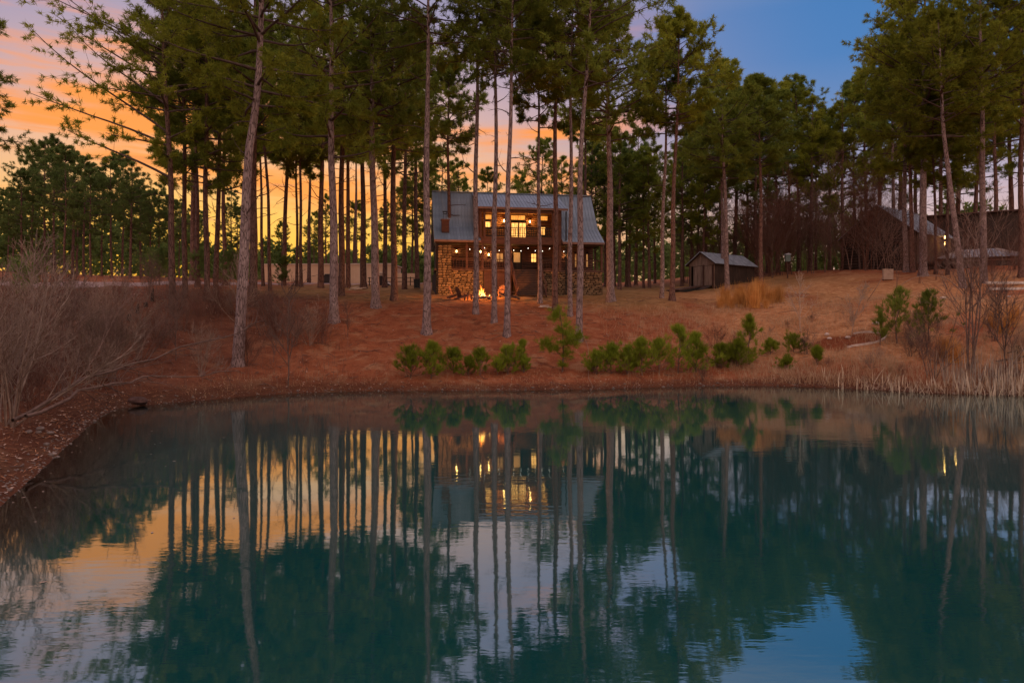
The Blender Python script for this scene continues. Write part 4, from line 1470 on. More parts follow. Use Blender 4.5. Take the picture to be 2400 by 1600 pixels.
da = on_ground(2262, 690)[1]
bent('arched_stem', [px2w(px, py, da) for px, py in [(2268, 700), (2250, 680), (2225, 655), (2200, 645), (2160, 645), (2130, 655), (2112, 668)]], 0.035, M['twig_pale'], 'pale stem bent into an arch below the cabin', 'stem')
da = on_ground(2030, 715)[1]
bent('leaning_stick', [tuple(on_ground(2032, 706)), px2w(2050, 680, da - 0.1), px2w(2068, 650, da - 0.2)], 0.025, M['twig_pale'], 'thin pale stick leaning toward the tan panel', 'stick')
cp = [(1367, 788), (1375, 805), (1380, 822), (1379, 850), (1380, 870), (1377, 890), (1386, 903), (1391, 909), (1384, 918)]
pts = []
for px, py in cp:
    if py < 912:
        g_ = on_ground(px, py)
        pts.append((g_[0], g_[1], g_[2] + 0.06))
    else:
        pts.append((shore_pt(px, py)[0], shore_pt(px, py)[1], 0.02))
bent('garden_cable', pts, 0.013, M['twig_pale'], 'thin pale cable running from the low-rooted pine down into the pond', 'cable')

# pale split wood by the dark pine, and scraps beside the yard pines
for (px, py, n, lab, nm) in [(838, 680, 14, 'heap of pale split sticks at the foot of a dark pine', 'stick_heap'), (1282, 723, 6, 'few pale split sticks on the straw behind the tall sapling', 'stick_heap'),
                             (1525, 660, 8, 'pale scrap wood at the far edge of the yard', 'stick_heap')]:
    p = on_ground(px, py)
    t = empty(nm, tuple(p))
    r_ = np.random.default_rng(int(px))
    for i in range(n):
        a = r_.uniform(-0.6, 0.6)
        x, y = r_.normal(0, 0.28), r_.normal(0, 0.2)
        l = r_.uniform(0.2, 0.4)
        z = 0.05 + 0.05 * (i % 4)
        MB().beam((x - l * math.cos(a), y - l * math.sin(a), z), (x + l * math.cos(a), y + l * math.sin(a), z + r_.uniform(0, 0.12)), 0.06, 0.05).build('stick', M['paper'], t)
    tag(t, lab, 'wood heap')
# ------------------------------------------------------------------ plants
def grow(rng, Pp, n, lf, ang, umin, k, up=0.2, umax=0.98):
    """n children on every parent polyline: returns (m*n, k, 3) polylines and their parent radius position"""
    m, kp, _ = Pp.shape
    L = np.linalg.norm(np.diff(Pp, axis=1), axis=-1).sum(1)
    u = rng.uniform(umin, umax, (m, n))
    f = u * (kp - 1)
    i = np.minimum(f.astype(int), kp - 2)
    w = (f - i)[..., None]
    mi = np.arange(m)[:, None]
    base = Pp[mi, i] * (1 - w) + Pp[mi, i + 1] * w
    tan = norm(Pp[mi, i + 1] - Pp[mi, i])
    rv = rng.normal(size=(m, n, 3))
    perp = norm(rv - (rv * tan).sum(-1, keepdims=True) * tan)
    a = np.radians(rng.uniform(ang[0], ang[1], (m, n)))[..., None]
    d = np.cos(a) * tan + np.sin(a) * perp
    l = (L[:, None] * rng.uniform(lf[0], lf[1], (m, n)) * (1.15 - 0.75 * u))[..., None, None]
    s = np.linspace(0, 1, k)[None, None, :, None]
    wig = norm(rng.normal(size=(m, n, 3)))[:, :, None, :]
    pts = base[:, :, None, :] + d[:, :, None, :] * l * s + l * s ** 2 * (np.array([0, 0, up]) + 0.18 * wig)
    return pts.reshape(m * n, k, 3), u.reshape(-1), l.reshape(-1)


def needles_mesh(rng, C, D, K, length, width, spread=0.85, up=0.25, jit=0.05):
    """K needle blades radiating from every tuft centre C along D"""
    m = len(C)
    d = norm(D[:, None, :] * 0.7 + rng.normal(size=(m, K, 3)) * spread + np.array([0, 0, up]))
    l = length * rng.uniform(0.65, 1.15, (m, K, 1))
    b = C[:, None, :] + rng.normal(size=(m, K, 3)) * jit
    rv = rng.normal(size=(m, K, 3))
    p = norm(np.cross(d, rv)) * (width / 2)
    tip = b + d * l
    tip[..., 2] -= l[..., 0] * 0.08
    V = np.stack([b - p, tip, b + p], axis=2).reshape(-1, 3)
    Q = np.arange(m * K * 3).reshape(-1, 3)
    return V, Q


def make_pine(rng, H, r0, hs=(0, 1), dxs=(0, 0), crown0=0.55, R=3.6, nl=46, K=22, nlen=0.32, nw=0.044, dead=10, sides=10, subs=10, dys=None, left_limbs=0, sparse=1.0):
    hs = np.array(hs, float)
    dxs = np.array(dxs, float)

    def axis(h):
        h = np.asarray(h, float)
        x = np.interp(h, hs, dxs)
        over = h > hs[-1]
        if len(hs) > 1:
            sl = (dxs[-1] - dxs[-2]) / max(hs[-1] - hs[-2], 0.1)
            x = np.where(over, dxs[-1] + np.clip(sl, -0.05, 0.05) * (h - hs[-1]), x)
        return x
    lean_y = rng.uniform(-0.01, 0.01)
    ph = rng.uniform(0, 6.28, 4)

    def pt(h):
        h = np.asarray(h, float)
        wob = 0.05 * np.sin(h * 0.5 + ph[0]) * np.clip(h / 5, 0, 1)
        return np.stack([axis(h) + wob, lean_y * h + 0.05 * np.sin(h * 0.43 + ph[1]) * np.clip(h / 5, 0, 1), h], -1)

    def rad(h):
        t = np.clip(h / H, 0, 1)
        return r0 * (1 - 0.86 * t ** 1.25) + r0 * 0.38 * np.exp(-np.maximum(h, 0) / 0.45)
    g = Geo()
    th = np.concatenate([[-0.5, -0.1, 0.15, 0.4, 0.8, 1.4], np.linspace(2.2, H, 22)])
    tp = pt(th)
    V_, Q_ = tubes(tp[None], rad(th)[None], sides)
    ring = V_.reshape(len(th), sides, 3)
    lob = 1 + rng.normal(size=(len(th), sides)) * 0.035
    lob[:4] += np.sin(np.arange(sides) * 2 * math.pi / sides * 4 + ph[2]) * np.array([0.22, 0.2, 0.15, 0.07])[:, None]
    V_ = (tp[:, None, :] + (ring - tp[:, None, :]) * lob[..., None]).reshape(-1, 3)
    g.add(V_, Q_)
    n_trunk = len(Q_)
    # living limbs
    tq = np.sort(rng.uniform(0, 1, nl)) ** 0.9
    h = H * (crown0 + (0.985 - crown0) * tq)
    az_ = np.arange(nl) * 2.4 + rng.uniform(-0.5, 0.5, nl)
    shape = np.where(tq < 0.35, 0.62 + 1.1 * tq, 1.0 - 0.78 * ((tq - 0.35) / 0.65) ** 1.4)
    L = R * shape * rng.uniform(0.65, 1.15, nl)
    e0 = np.radians(rng.uniform(-4, 22, nl) + 42 * tq ** 1.5)
    e1 = np.radians(rng.uniform(2, 38, nl) + 18 * tq)
    if left_limbs:
        for q in range(left_limbs):
            j = int(q * nl * 0.5 / left_limbs)
            az_[j] = math.pi + rng.uniform(-0.35, 0.35)
            L[j] = R * rng.uniform(1.5, 2.1)
            e0[j] = math.radians(rng.uniform(22, 42))
            e1[j] = math.radians(rng.uniform(20, 50))
    k = 8
    u = np.linspace(0, 1, k)
    ev = e0[:, None] + (e1 - e0)[:, None] * u[None] ** 1.5 - 0.12 * np.sin(u * math.pi)[None]
    av = az_[:, None] + np.cumsum(rng.normal(size=(nl, k)) * 0.10, axis=1)
    st_ = np.stack([np.cos(ev) * np.cos(av), np.cos(ev) * np.sin(av), np.sin(ev)], -1) * (L / (k - 1))[:, None, None]
    st_[:, 0] = 0
    LP = pt(h)[:, None, :] + np.cumsum(st_, axis=1)
    lr = np.minimum(rad(h) * 0.55, 0.012 + 0.017 * L)
    g.tubes(LP, lr[:, None] * (1 - 0.85 * u)[None] + 0.006, 5)
    SP, su, sl = grow(rng, LP, subs, (0.2, 0.42), (32, 66), 0.28, 4, 0.12)
    SP[..., 2] = SP[..., 2] * 1.0
    g.tubes(SP[:, [0, 2, 3]], np.repeat(np.array([[0.013, 0.009, 0.005]]), len(SP), 0), 3)
    # dead stubs and thin bare limbs below the crown
    if dead:
        hd = H * rng.uniform(crown0 * 0.55, crown0 + 0.1, dead)
        ad = rng.uniform(0, 6.28, dead)
        Ld = rng.uniform(0.4, 2.2, dead)
        ed = np.radians(rng.uniform(-15, 35, dead))
        uu = np.linspace(0, 1, 6)
        av2 = ad[:, None] + np.cumsum(rng.normal(size=(dead, 6)) * 0.16, axis=1)
        ev2 = ed[:, None] + np.cumsum(rng.normal(size=(dead, 6)) * 0.16, axis=1)
        sd = np.stack([np.cos(ev2) * np.cos(av2), np.cos(ev2) * np.sin(av2), np.sin(ev2)], -1) * (Ld / 5)[:, None, None]
        sd[:, 0] = 0
        DP = pt(hd)[:, None, :] + np.cumsum(sd, 1)
        g.tubes(DP, (0.014 + 0.012 * Ld)[:, None] * (1 - 0.8 * uu)[None], 4)
        DS2, _, _ = grow(rng, DP, 3, (0.2, 0.45), (25, 60), 0.3, 4, 0.1)
        g.tubes(DS2, np.repeat(np.array([[0.010, 0.008, 0.006, 0.004]]), len(DS2), 0), 3)
    trunk = g.mesh('trunk', True)
    mi_ = np.ones(len(trunk.polygons), dtype=np.int32)
    mi_[:n_trunk] = 0
    trunk.polygons.foreach_set('material_index', mi_)
    # tufts
    C, D = [], []
    for q, keep in ((1, 0.75), (2, 1.0), (3, 1.0)):
        sel = rng.uniform(size=len(SP)) < keep * sparse
        C.append(SP[sel, q])
        D.append(norm(SP[sel, q] - SP[sel, q - 1]))
    mids = (SP[:, 2] + SP[:, 3]) / 2
    sel = rng.uniform(size=len(SP)) < 0.8 * sparse
    C.append(mids[sel] + rng.normal(size=(sel.sum(), 3)) * np.array([0.14, 0.14, 0.06]))
    D.append(norm(SP[sel, 3] - SP[sel, 2]))
    for q in (4, 5, 6, 7):
        C.append(LP[:, q] + rng.normal(size=(nl, 3)) * 0.08)
        D.append(norm(LP[:, q] - LP[:, q - 1]))
    top = pt(np.linspace(H * 0.97, H, 4))
    C.append(top)
    D.append(np.tile([0, 0, 1.0], (4, 1)))
    C = np.concatenate(C)
    D = np.concatenate(D)
    V_, Q_ = needles_mesh(rng, C, D, K, nlen, nw)
    crown = np_mesh('crown', V_, Q_, False)
    return trunk, crown


def plant_pine(loc, tm, cm, bark, ndl, label, group, rz=0.0, s=1.0, name='pine_tree'):
    t = empty(name, loc, rz)
    t.scale = (s, s, s)
    link('trunk', tm, bark, t)
    if len(tm.materials) < 2:
        tm.materials.append(M['limb'])
    link_mat('crown', cm, ndl, t)
    tag(t, label, 'tree', group)
    return t


def at_depth_h(py, d, z0):
    return CAMZ + (HY - py) / F * d - z0


# x, y of the base in the photograph, trunk width there in pixels, [(y, x) up the stem], crown base row, crown radius, height, options, label
G1 = 'tall pines on the slope'
MAIN = [
    (405, 723, 14.5, [(450, 400), (270, 390)], 400, 3.4, 25, dict(left_limbs=7, nl=44), 'pine with long leafless limbs reaching out into the sunset on its left'),
    (434, 700, 12, [(450, 431)], 390, 3.0, 24, {}, 'pine just right of the one with sunset-reaching limbs, root flare in brush'),
    (463, 673, 11, [(450, 461)], 410, 3.0, 25, {}, 'slim reddish pine between two darker trunks above the brush, orange glow both sides'),
    (485, 705, 13, [(450, 484)], 400, 3.2, 25, {}, 'straight dark red pine two trunks left of the big bent pine'),
    (505, 693, 12, [(450, 511)], 420, 3.2, 24, {}, 'pine leaning slightly right, next left of the big bent pine'),
    (558, 857, 26, [(720, 563), (533, 575), (450, 580), (340, 587), (272, 597), (204, 602), (136, 604), (34, 609), (-60, 612)], 250, 4.4, 25, dict(nl=40, dead=14), 'big bent pine with S-curved trunk nearest the pond'),
    (592, 716, 19, [(450, 594)], 330, 3.6, 26, {}, 'thick dark pine standing half hidden behind the big bent pine'),
    (617, 671, 7.5, [(450, 611)], 340, 2.6, 24, {}, 'thin pine at the left end of the beige wall, left one of the leaning two'),
    (633, 682, 8.5, [(450, 627), (340, 620)], 345, 2.8, 24, {}, 'thin pine in front of the beige wall, leaning left going up'),
    (696, 670, 7, [(450, 695)], 370, 2.6, 24, {}, 'left stem of the close-set slender pine pair before the beige wall'),
    (706, 672, 8, [(450, 703)], 370, 2.8, 24, {}, 'right stem of the close-set slender pine pair before the beige wall'),
    (724, 663, 8.5, [(450, 726)], 350, 3.0, 25, dict(dead=18), 'slim pine with many bare side twigs beside the slender pair'),
    (783, 756, 20.5, [(350, 779)], 340, 4.2, 25, dict(nl=40), 'stout grey pine with bare foot on red straw, left of centre'),
    (800, 693, 15, [(450, 802)], 330, 3.6, 26, {}, 'dark pine close behind the stout grey pine'),
    (830, 662, 9, [(450, 834)], 340, 2.8, 25, {}, 'thin pine in front of the beige wall near the white debris'),
    (852, 677, 14.5, [(450, 850)], 330, 3.4, 26, {}, 'dark pine with the white debris at its foot'),
    (881, 721, 19, [(560, 877), (350, 874)], 320, 4.0, 25, {}, 'thick pine in front of the dark curved ramp'),
    (924, 704, 15, [(450, 922)], 330, 3.6, 26, {}, 'flared pine between the dark ramp and the black bin'),
    (1000, 784, 19, [(400, 1001), (180, 1000), (0, 1004)], 150, 4.0, 25, {}, 'large pale pine at the left corner of the lodge, rooted low on the slope'),
    (1052, 682, 10.6, [(400, 1051)], 360, 3.0, 21, dict(dead=16), 'dark slim pine growing against the left stone wall of the lodge'),
    (1115, 734, 13.8, [(400, 1116), (0, 1119)], 170, 3.0, 25, dict(sparse=0.8, dead=18), 'pine directly in front of the campfire'),
    (1158, 756, 13, [(400, 1161), (0, 1162)], 190, 2.9, 25, dict(sparse=0.75, dead=16), 'pale pine just right of the campfire'),
    (1188, 789, 14.5, [(400, 1192), (200, 1197), (0, 1204)], 170, 3.2, 25, dict(sparse=0.8, dead=18), 'pale pine left of the lodge stairs with whitish root collar'),
    (1265.6, 711, 10.5, [(400, 1263)], 300, 2.9, 22, dict(dead=16, sparse=0.85), 'slim pine at the right edge of the lodge stairs'),
    (1300.7, 728, 13.8, [(400, 1302)], 200, 3.4, 25, dict(nl=38), 'pine behind the tall bank sapling in front of the right stone wall'),
    (1336, 741, 11.7, [(400, 1338)], 240, 3.2, 25, {}, 'reddish pine just left of the low-rooted pine with garden cable'),
    (1357, 800, 16, [(400, 1361), (270, 1366), (0, 1385)], 210, 4.2, 25, dict(nl=42), 'low-rooted pale pine right of the tall bank sapling'),
    (1371, 682, 9, [(400, 1371)], 330, 3.0, 23, {}, 'dark thin pine against the right stone wall of the lodge'),
    (1431.6, 707, 18, [(400, 1428)], 340, 4.2, 23, dict(nl=42), 'thick pine at the right corner of the lodge'),
    (1551, 699, 10, [(500, 1555), (300, 1560)], 330, 2.6, 22, dict(sparse=0.9), 'left one of the two slender pines standing alone in the yard'),
    (1575, 704, 12, [(500, 1578), (280, 1586)], 290, 3.6, 22.5, dict(nl=40), 'right one of the two slender pines standing alone in the yard'),
    (1705, 679, 11, [(450, 1699)], 420, 3.8, 21.5, dict(nl=40), 'pine standing in front of the grey board shed'),
    (1693, 670, 8, [(450, 1692)], 440, 2.6, 19, {}, 'thin pine tucked behind the pine at the shed'),
    (1784, 673, 10, [(450, 1783)], 400, 3.0, 20, {}, 'dark pine right of the shed beside the green-grey box'),
    (2094, 630, 10, [(450, 2094)], 440, 3.6, 25, {}, 'first pine from the left in front of the cabin gable'),
    (2123, 638, 11, [(450, 2121)], 420, 3.8, 26, {}, 'second pine from the left in front of the cabin roof'),
    (2139, 638, 10, [(450, 2134)], 430, 3.6, 24, {}, 'third pine before the cabin, crowding behind a thick pale trunk'),
    (2163, 648, 17, [(450, 2165)], 330, 5.2, 28, dict(nl=52), 'thick pale pine with the broadest crown, in front of the cabin eave'),
    (2193, 642, 7, [(450, 2190)], 440, 2.6, 22, {}, 'thin dark pine beside the left pair of cabin lamps'),
    (2221, 644, 8, [(450, 2220)], 420, 3.0, 23, {}, 'thin pine between the two groups of cabin lamps'),
    (2257, 676, 14, [(560, 2243), (440, 2227), (300, 2212)], 330, 4.0, 22, {}, 'leaning pine at the pavilion, bending left as it rises'),
    (2306, 664, 15, [(337, 2303)], 300, 4.2, 28, dict(nl=44), 'tall pale pine in front of the pavilion roof'),
    (2394, 650, 13, [(337, 2392)], 330, 4.2, 26, dict(nl=42), 'dark pine cut by the right edge of the picture'),
]
for i, (bx, by, wpx, path, cb, R, H, kw, label) in enumerate(MAIN):
    rng = np.random.default_rng(100 + i)
    p = on_ground(bx, by)
    d = p[1]
    r0 = wpx / F * d / 2
    hs = [0] + [at_depth_h(y, d, p[2]) for y, x in path]
    dx = [0] + [(x - bx) / F * d for y, x in path]
    if bx < 960 and cb > 300:
        cb += 45
    c0 = float(np.clip(at_depth_h(cb, d, p[2]) / H, 0.3, 0.85))
    kw = dict(kw)
    near = d < 46
    tm, cm = make_pine(rng, H, r0, hs, dx, c0, R * 1.38, K=18, subs=10, nlen=0.33 if near else 0.37, nw=0.050 if near else 0.06,
                       sides=14 if wpx > 12 else 10, **{**dict(nl=46), **kw, **({'nl': kw['nl'] + 10} if 'nl' in kw else {})})
    gold = bx > 2000 or (i * 7) % 5 == 0
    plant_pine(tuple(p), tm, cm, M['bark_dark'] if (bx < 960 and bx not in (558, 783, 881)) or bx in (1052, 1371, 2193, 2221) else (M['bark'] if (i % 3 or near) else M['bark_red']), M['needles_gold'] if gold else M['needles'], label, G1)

# the crown that reaches in over the left edge of the picture
rng = np.random.default_rng(77)
tm, cm = make_pine(rng, 17.5, 0.2, crown0=0.42, R=4.3, nl=34, K=22)
xl, yl = -33.8, 41.0
plant_pine((xl, yl, gz(xl, yl)), tm, cm, M['bark'], M['needles'], 'pine whose branch tips reach in at the left edge against the sky', G1)

# ---- shared pines for the stands further back
PROTO = []
for q in range(7):
    rng = np.random.default_rng(300 + q)
    H = 21.0
    PROTO.append(make_pine(rng, H, 0.19 + 0.03 * (q % 3), hs=[0, 10, 20], dxs=[0, rng.uniform(-0.3, 0.3), rng.uniform(-0.6, 0.6)],
                           crown0=[0.36, 0.42, 0.3, 0.48, 0.38, 0.26, 0.4][q], R=[4.2, 4.8, 4.5, 4.0, 5.0, 4.3, 4.6][q], nl=42, K=15, nlen=0.40, nw=0.055, dead=12, sides=8))


def stand_pine(px, d, top, q, ndl, label, group, rz=None):
    x = (px - 1200) / F * d
    z0 = gz(x, d)
    H = at_depth_h(top, d, z0)
    tm, cm = PROTO[q % 7]
    return plant_pine((x, d, z0), tm, cm, M['bark_red'], M[ndl], label, group,
                      rz=random.uniform(0, 6.28) if rz is None else rz, s=H / 21.0)


ORD = ('first second third fourth fifth sixth seventh eighth ninth tenth eleventh twelfth thirteenth fourteenth fifteenth sixteenth seventeenth eighteenth nineteenth twentieth '
       'twenty-first twenty-second twenty-third twenty-fourth twenty-fifth twenty-sixth twenty-seventh twenty-eighth twenty-ninth thirtieth').split()
LEFT = [(-30, 90, 420), (18, 92, 440), (52, 82, 395), (75, 96, 350), (105, 85, 330), (128, 92, 322), (150, 80, 345), (170, 98, 350), (196, 86, 372),
        (212, 78, 400), (238, 92, 405), (262, 84, 372), (286, 96, 355), (305, 80, 378), (330, 90, 430), (352, 84, 450), (372, 100, 430), (395, 92, 460),
        (420, 98, 470), (450, 104, 480), (540, 110, 440), (556, 100, 490), (30, 104, 470), (90, 108, 420), (180, 110, 430), (330, 112, 450), (-70, 84, 380)]
LEFT.sort()
for i, (px, d, top) in enumerate(LEFT):
    stand_pine(px, d, top, i * 3, 'needles_far', ORD[i] + ' pine from the left in the dark stand beyond the gravel drive', 'pines beyond the gravel drive')
BEHIND = [(660, 118, 520), (735, 112, 500), (765, 106, 455), (835, 116, 470), (905, 110, 480), (945, 100, 430), (965, 92, 400), (1000, 90, 380), (1035, 96, 350), (1075, 88, 372),
          (1140, 100, 395), (1225, 94, 400), (1268, 88, 330), (1320, 98, 370), (1395, 90, 330), (1440, 84, 345)]
BEHIND.sort()
for i, (px, d, top) in enumerate(BEHIND):
    stand_pine(px, d, top, i + 3, 'needles', ORD[i - 5] + ' distant pine from the left behind the lodge and its yard' if px > 940 else ORD[i] + ' distant spindly pine from the left above the beige wall',
               'pines behind the lodge' if px > 940 else 'pines behind the beige wall')
MID = [(452, 72, 30), (528, 68, 70), (665, 72, 70), (752, 70, 20), (816, 72, 60), (902, 74, 50), (948, 68, 110), (978, 74, 60)]
for i, (px, d, top) in enumerate(MID):
    stand_pine(px, d, top, (1, 3, 6)[i % 3], ('needles', 'needles_gold')[i % 2], ORD[i] + ' from the left of the thin pines filling in behind the slope pines', 'thin pines behind the slope pines')
MID2 = [(1452, 78, 300), (1475, 82, 330), (1522, 79, 360), (1598, 80, 340), (1622, 84, 300), (1648, 79, 380), (1420, 86, 280), (1385, 82, 330)]
MID2.sort()
for i, (px, d, top) in enumerate(MID2):
    stand_pine(px, d, top, (5, 2)[i % 2], ('needles_far', 'needles_gold', 'needles')[i % 3], ORD[i] + ' from the left of the low-crowned pines between lodge and shed', 'low-crowned pines between lodge and shed')
RIGHT = [(1468, 86, 360), (1490, 96, 300), (1508, 80, 350), (1535, 100, 350), (1600, 92, 330), (1635, 86, 300), (1655, 100, 250), (1690, 82, 175), (1722, 88, 220), (1748, 96, 195), (1772, 84, 215),
         (1800, 92, 230), (1822, 86, 192), (1850, 98, 215), (1872, 88, 190), (1898, 84, 225), (1912, 96, 270), (1945, 90, 262), (1975, 82, 240), (2005, 90, 190), (2030, 84, 160), (2062, 92, 130),
         (2110, 98, 120), (2150, 102, 110), (2205, 96, 130), (2245, 100, 120), (2285, 94, 60), (2335, 90, 70), (2370, 98, 40), (2420, 92, 30)]
RIGHT.sort()
for i, (px, d, top) in enumerate(RIGHT):
    stand_pine(px, d, top, i + 1, 'needles_gold' if i % 3 == 0 else ('needles_far' if i % 3 == 1 else 'needles'),
               ORD[i] + ' pine from the left in the dense stand behind shed and thicket' if px < 2000 else ORD[i - 19] + ' pine from the left in the dense stand behind the cabin',
               'pines behind the shed' if px < 2000 else 'pines behind the cabin')

# ---- far wood closing the horizon: reads as one mass
rng = np.random.default_rng(55)
C, D = [], []
for a in np.linspace(-58, 58, 420):
    r = rng.uniform(130, 210)
    x, y = r * math.sin(math.radians(a)), r * math.cos(math.radians(a))
    z0 = gz(x, y)
    hh = rng.uniform(4.0, 7.5) if -24 < a < -5 else rng.uniform(7, 15)
    n = 60
    q = rng.uniform(0, 1, n) ** 0.8
    rr = 3.2 * np.sqrt(np.clip(1.05 - q, 0.05, 1)) * rng.uniform(0.2, 1, n)
    th = rng.uniform(0, 6.28, n)
    C.append(np.stack([x + rr * np.cos(th), y + rr * np.sin(th), z0 + hh * q], -1))
C = np.concatenate(C)
D = norm(rng.normal(size=C.shape))
V_, Q_ = needles_mesh(rng, C, D, 5, 1.2, 0.55, 1.0, 0.15, 0.3)
tag(link('far_woods', np_mesh('far_woods', V_, Q_), M['needles_far']), 'low far belt of woods along the horizon', 'woods', kind='stuff')


# ---- leafless shrubs and saplings
def make_bare(rng, H, stems, spread, b1=9, b2=5, b3=0, r=0.018, upright=0.3, sides=4):
    g = Geo()
    k = 8
    a = rng.uniform(0, 6.28, stems)
    e = np.radians(90 - np.abs(rng.normal(0, spread, stems)))
    L = H * rng.uniform(0.65, 1.05, stems)
    u = np.linspace(0, 1, k)
    av = a[:, None] + np.cumsum(rng.normal(size=(stems, k)) * 0.14, 1)
    ev = e[:, None] + np.cumsum(rng.normal(size=(stems, k)) * 0.07, 1)
    s = np.stack([np.cos(ev) * np.cos(av), np.cos(ev) * np.sin(av), np.sin(ev)], -1) * (L / (k - 1))[:, None, None]
    base = np.stack([rng.normal(0, 0.06 * max(stems - 1, 0.01) ** 0.5, stems), rng.normal(0, 0.06 * max(stems - 1, 0.01) ** 0.5, stems), np.full(stems, -0.1)], -1)
    s[:, 0] = 0
    P0 = base[:, None, :] + np.cumsum(s, 1)
    g.tubes(P0, (r * L / H)[:, None] * (1 - 0.8 * u)[None], sides)
    P1, u1, l1 = grow(rng, P0, b1, (0.28, 0.5), (22, 55), 0.18, 6, upright)
    g.tubes(P1, np.full((len(P1), 1), r * 0.42) * np.linspace(1, 0.3, 6)[None], 3)
    P2, _, _ = grow(rng, P1, b2, (0.3, 0.6), (22, 55), 0.2, 4, upright * 0.6)
    g.tubes(P2, np.full((len(P2), 1), r * 0.24) * np.linspace(1, 0.35, 4)[None], 3)
    if b3:
        P3, _, _ = grow(rng, P2, b3, (0.3, 0.6), (25, 55), 0.2, 3, 0.1)
        g.tubes(P3, np.full((len(P3), 1), r * 0.18) * np.linspace(1, 0.4, 3)[None], 3)
    return g.mesh('branches', True)


def put(name, me, mat, px, py, s, label, cat, group=None, rz=None, loc=None):
    p = on_ground(px, py) if loc is None else np.array(loc)
    if isinstance(me, tuple):
        me, mat = me
    o = link_mat(name, me, mat)
    o.location = tuple(p)
    o.rotation_euler = (0, 0, random.uniform(0, 6.28) if rz is None else rz)
    o.scale = (s, s, s)
    tag(o, label, cat, group)
    return o


def with_mat(me, mat):
    return (me, mat)


BR = [make_bare(np.random.default_rng(400 + q), 3.0, [12, 16, 10, 14][q], [24, 30, 38, 20][q], 9, 5, 2, 0.020) for q in range(4)]
BRUSH = [with_mat(BR[q], M[['twig', 'twig_red', 'twig_pale', 'twig_red'][q]]) for q in range(4)]
LB = []
rr_ = np.random.default_rng(5)
for q in range(62):
    x = rr_.uniform(-24, -9.5)
    y = rr_.uniform(14, 44)
    s = float(shore_dist(np.array([x]), np.array([y]))[0])
    if s < 1.2 or x / y > -0.36 - 0.0035 * (y - 20) and s < 3.0:
        continue
    if x / y > -0.27:
        continue
    LB.append((x, y))
for i, (x, y) in enumerate(LB):
    o = put('brush_shrub', BRUSH[i % 4], None, 0, 0, random.uniform(0.55, 1.1) * (1.15 if y < 24 else 0.9), 'bare brown brush shrub in the thicket on the left bank', 'shrub',
            'brush thicket on the left bank', loc=(x, y, gz(x, y)))
# the big leafless shrubs whose long stems arch over the left bank
big = [make_bare(np.random.default_rng(420), 5.2, 11, 30, 10, 6, 2, 0.036), make_bare(np.random.default_rng(421), 4.6, 9, 40, 10, 5, 2, 0.034)]
for px, py, s, q, lab in [(20, 1000, 1.0, 0, 'large leafless shrub at the left edge, stems fanning from one foot'),
                          (150, 930, 0.95, 1, 'tall leafless shrub behind the pale shore stones'),
                          (95, 880, 1.05, 0, 'tall reddish leafless shrub standing highest in the brush'),
                          (215, 880, 0.8, 0, 'medium leafless shrub in the middle of the left brush'),
                          (40, 900, 0.85, 1, 'leafless shrub tangled behind the one at the left edge'),
                          (330, 850, 0.62, 0, 'leafless shrub left of the bent pine with upright stems'),
                          (470, 880, 0.5, 1, 'low leafless shrub at the foot of the bent pine'),
                          (120, 810, 0.95, 1, 'far leafless shrub in front of the gravel drive'),
                          (250, 800, 0.7, 0, 'far leafless shrub beside the rotten fence stumps'),
                          (270, 905, 0.7, 1, 'spreading leafless shrub where the left bank meets the far bank')]:
    put('leafless_shrub', with_mat(big[q], M['twig_pale' if px % 3 else 'twig']), None, px, py, s, lab, 'shrub', 'big leafless shrubs on the left bank')
# two fallen limbs arching along the left bank toward the bent pine
for pts, lab in [([(30, 985), (160, 905), (330, 850), (520, 790), (620, 750)], 'long leaning leafless limb pointing from the left brush toward the bent pine'),
                 ([(60, 975), (200, 915), (360, 885), (560, 868)], 'low leafless limb lying along the left bank')]:
    dd = np.linspace(17, 27, len(pts))
    P_ = np.array([px2w(px, py, d) for (px, py), d in zip(pts, dd)])
    for j in range(len(P_)):
        P_[j, 2] = max(P_[j, 2], gz(P_[j, 0], P_[j, 1]) + 0.06)
    tt = np.linspace(0, 1, 14)
    Pd = np.stack([np.interp(tt, np.linspace(0, 1, len(P_)), P_[:, c]) for c in range(3)], -1)
    Pd[1:-1] += np.random.default_rng(9).normal(size=(12, 3)) * 0.05
    g = Geo()
    g.tubes(Pd[None], np.linspace(0.05, 0.012, 14)[None], 6)
    S1, _, _ = grow(np.random.default_rng(10), Pd[None], 26, (0.06, 0.2), (18, 50), 0.15, 5, 0.15)
    g.tubes(S1, np.repeat(np.linspace(0.014, 0.005, 5)[None], len(S1), 0), 3)
    S2, _, _ = grow(np.random.default_rng(11), S1, 4, (0.25, 0.5), (20, 50), 0.2, 4, 0.1)
    g.tubes(S2, np.repeat(np.linspace(0.007, 0.004, 4)[None], len(S2), 0), 3)
    tag(link('leaning_branch', g.mesh('leaning_branch'), M['twig']), lab, 'branch')

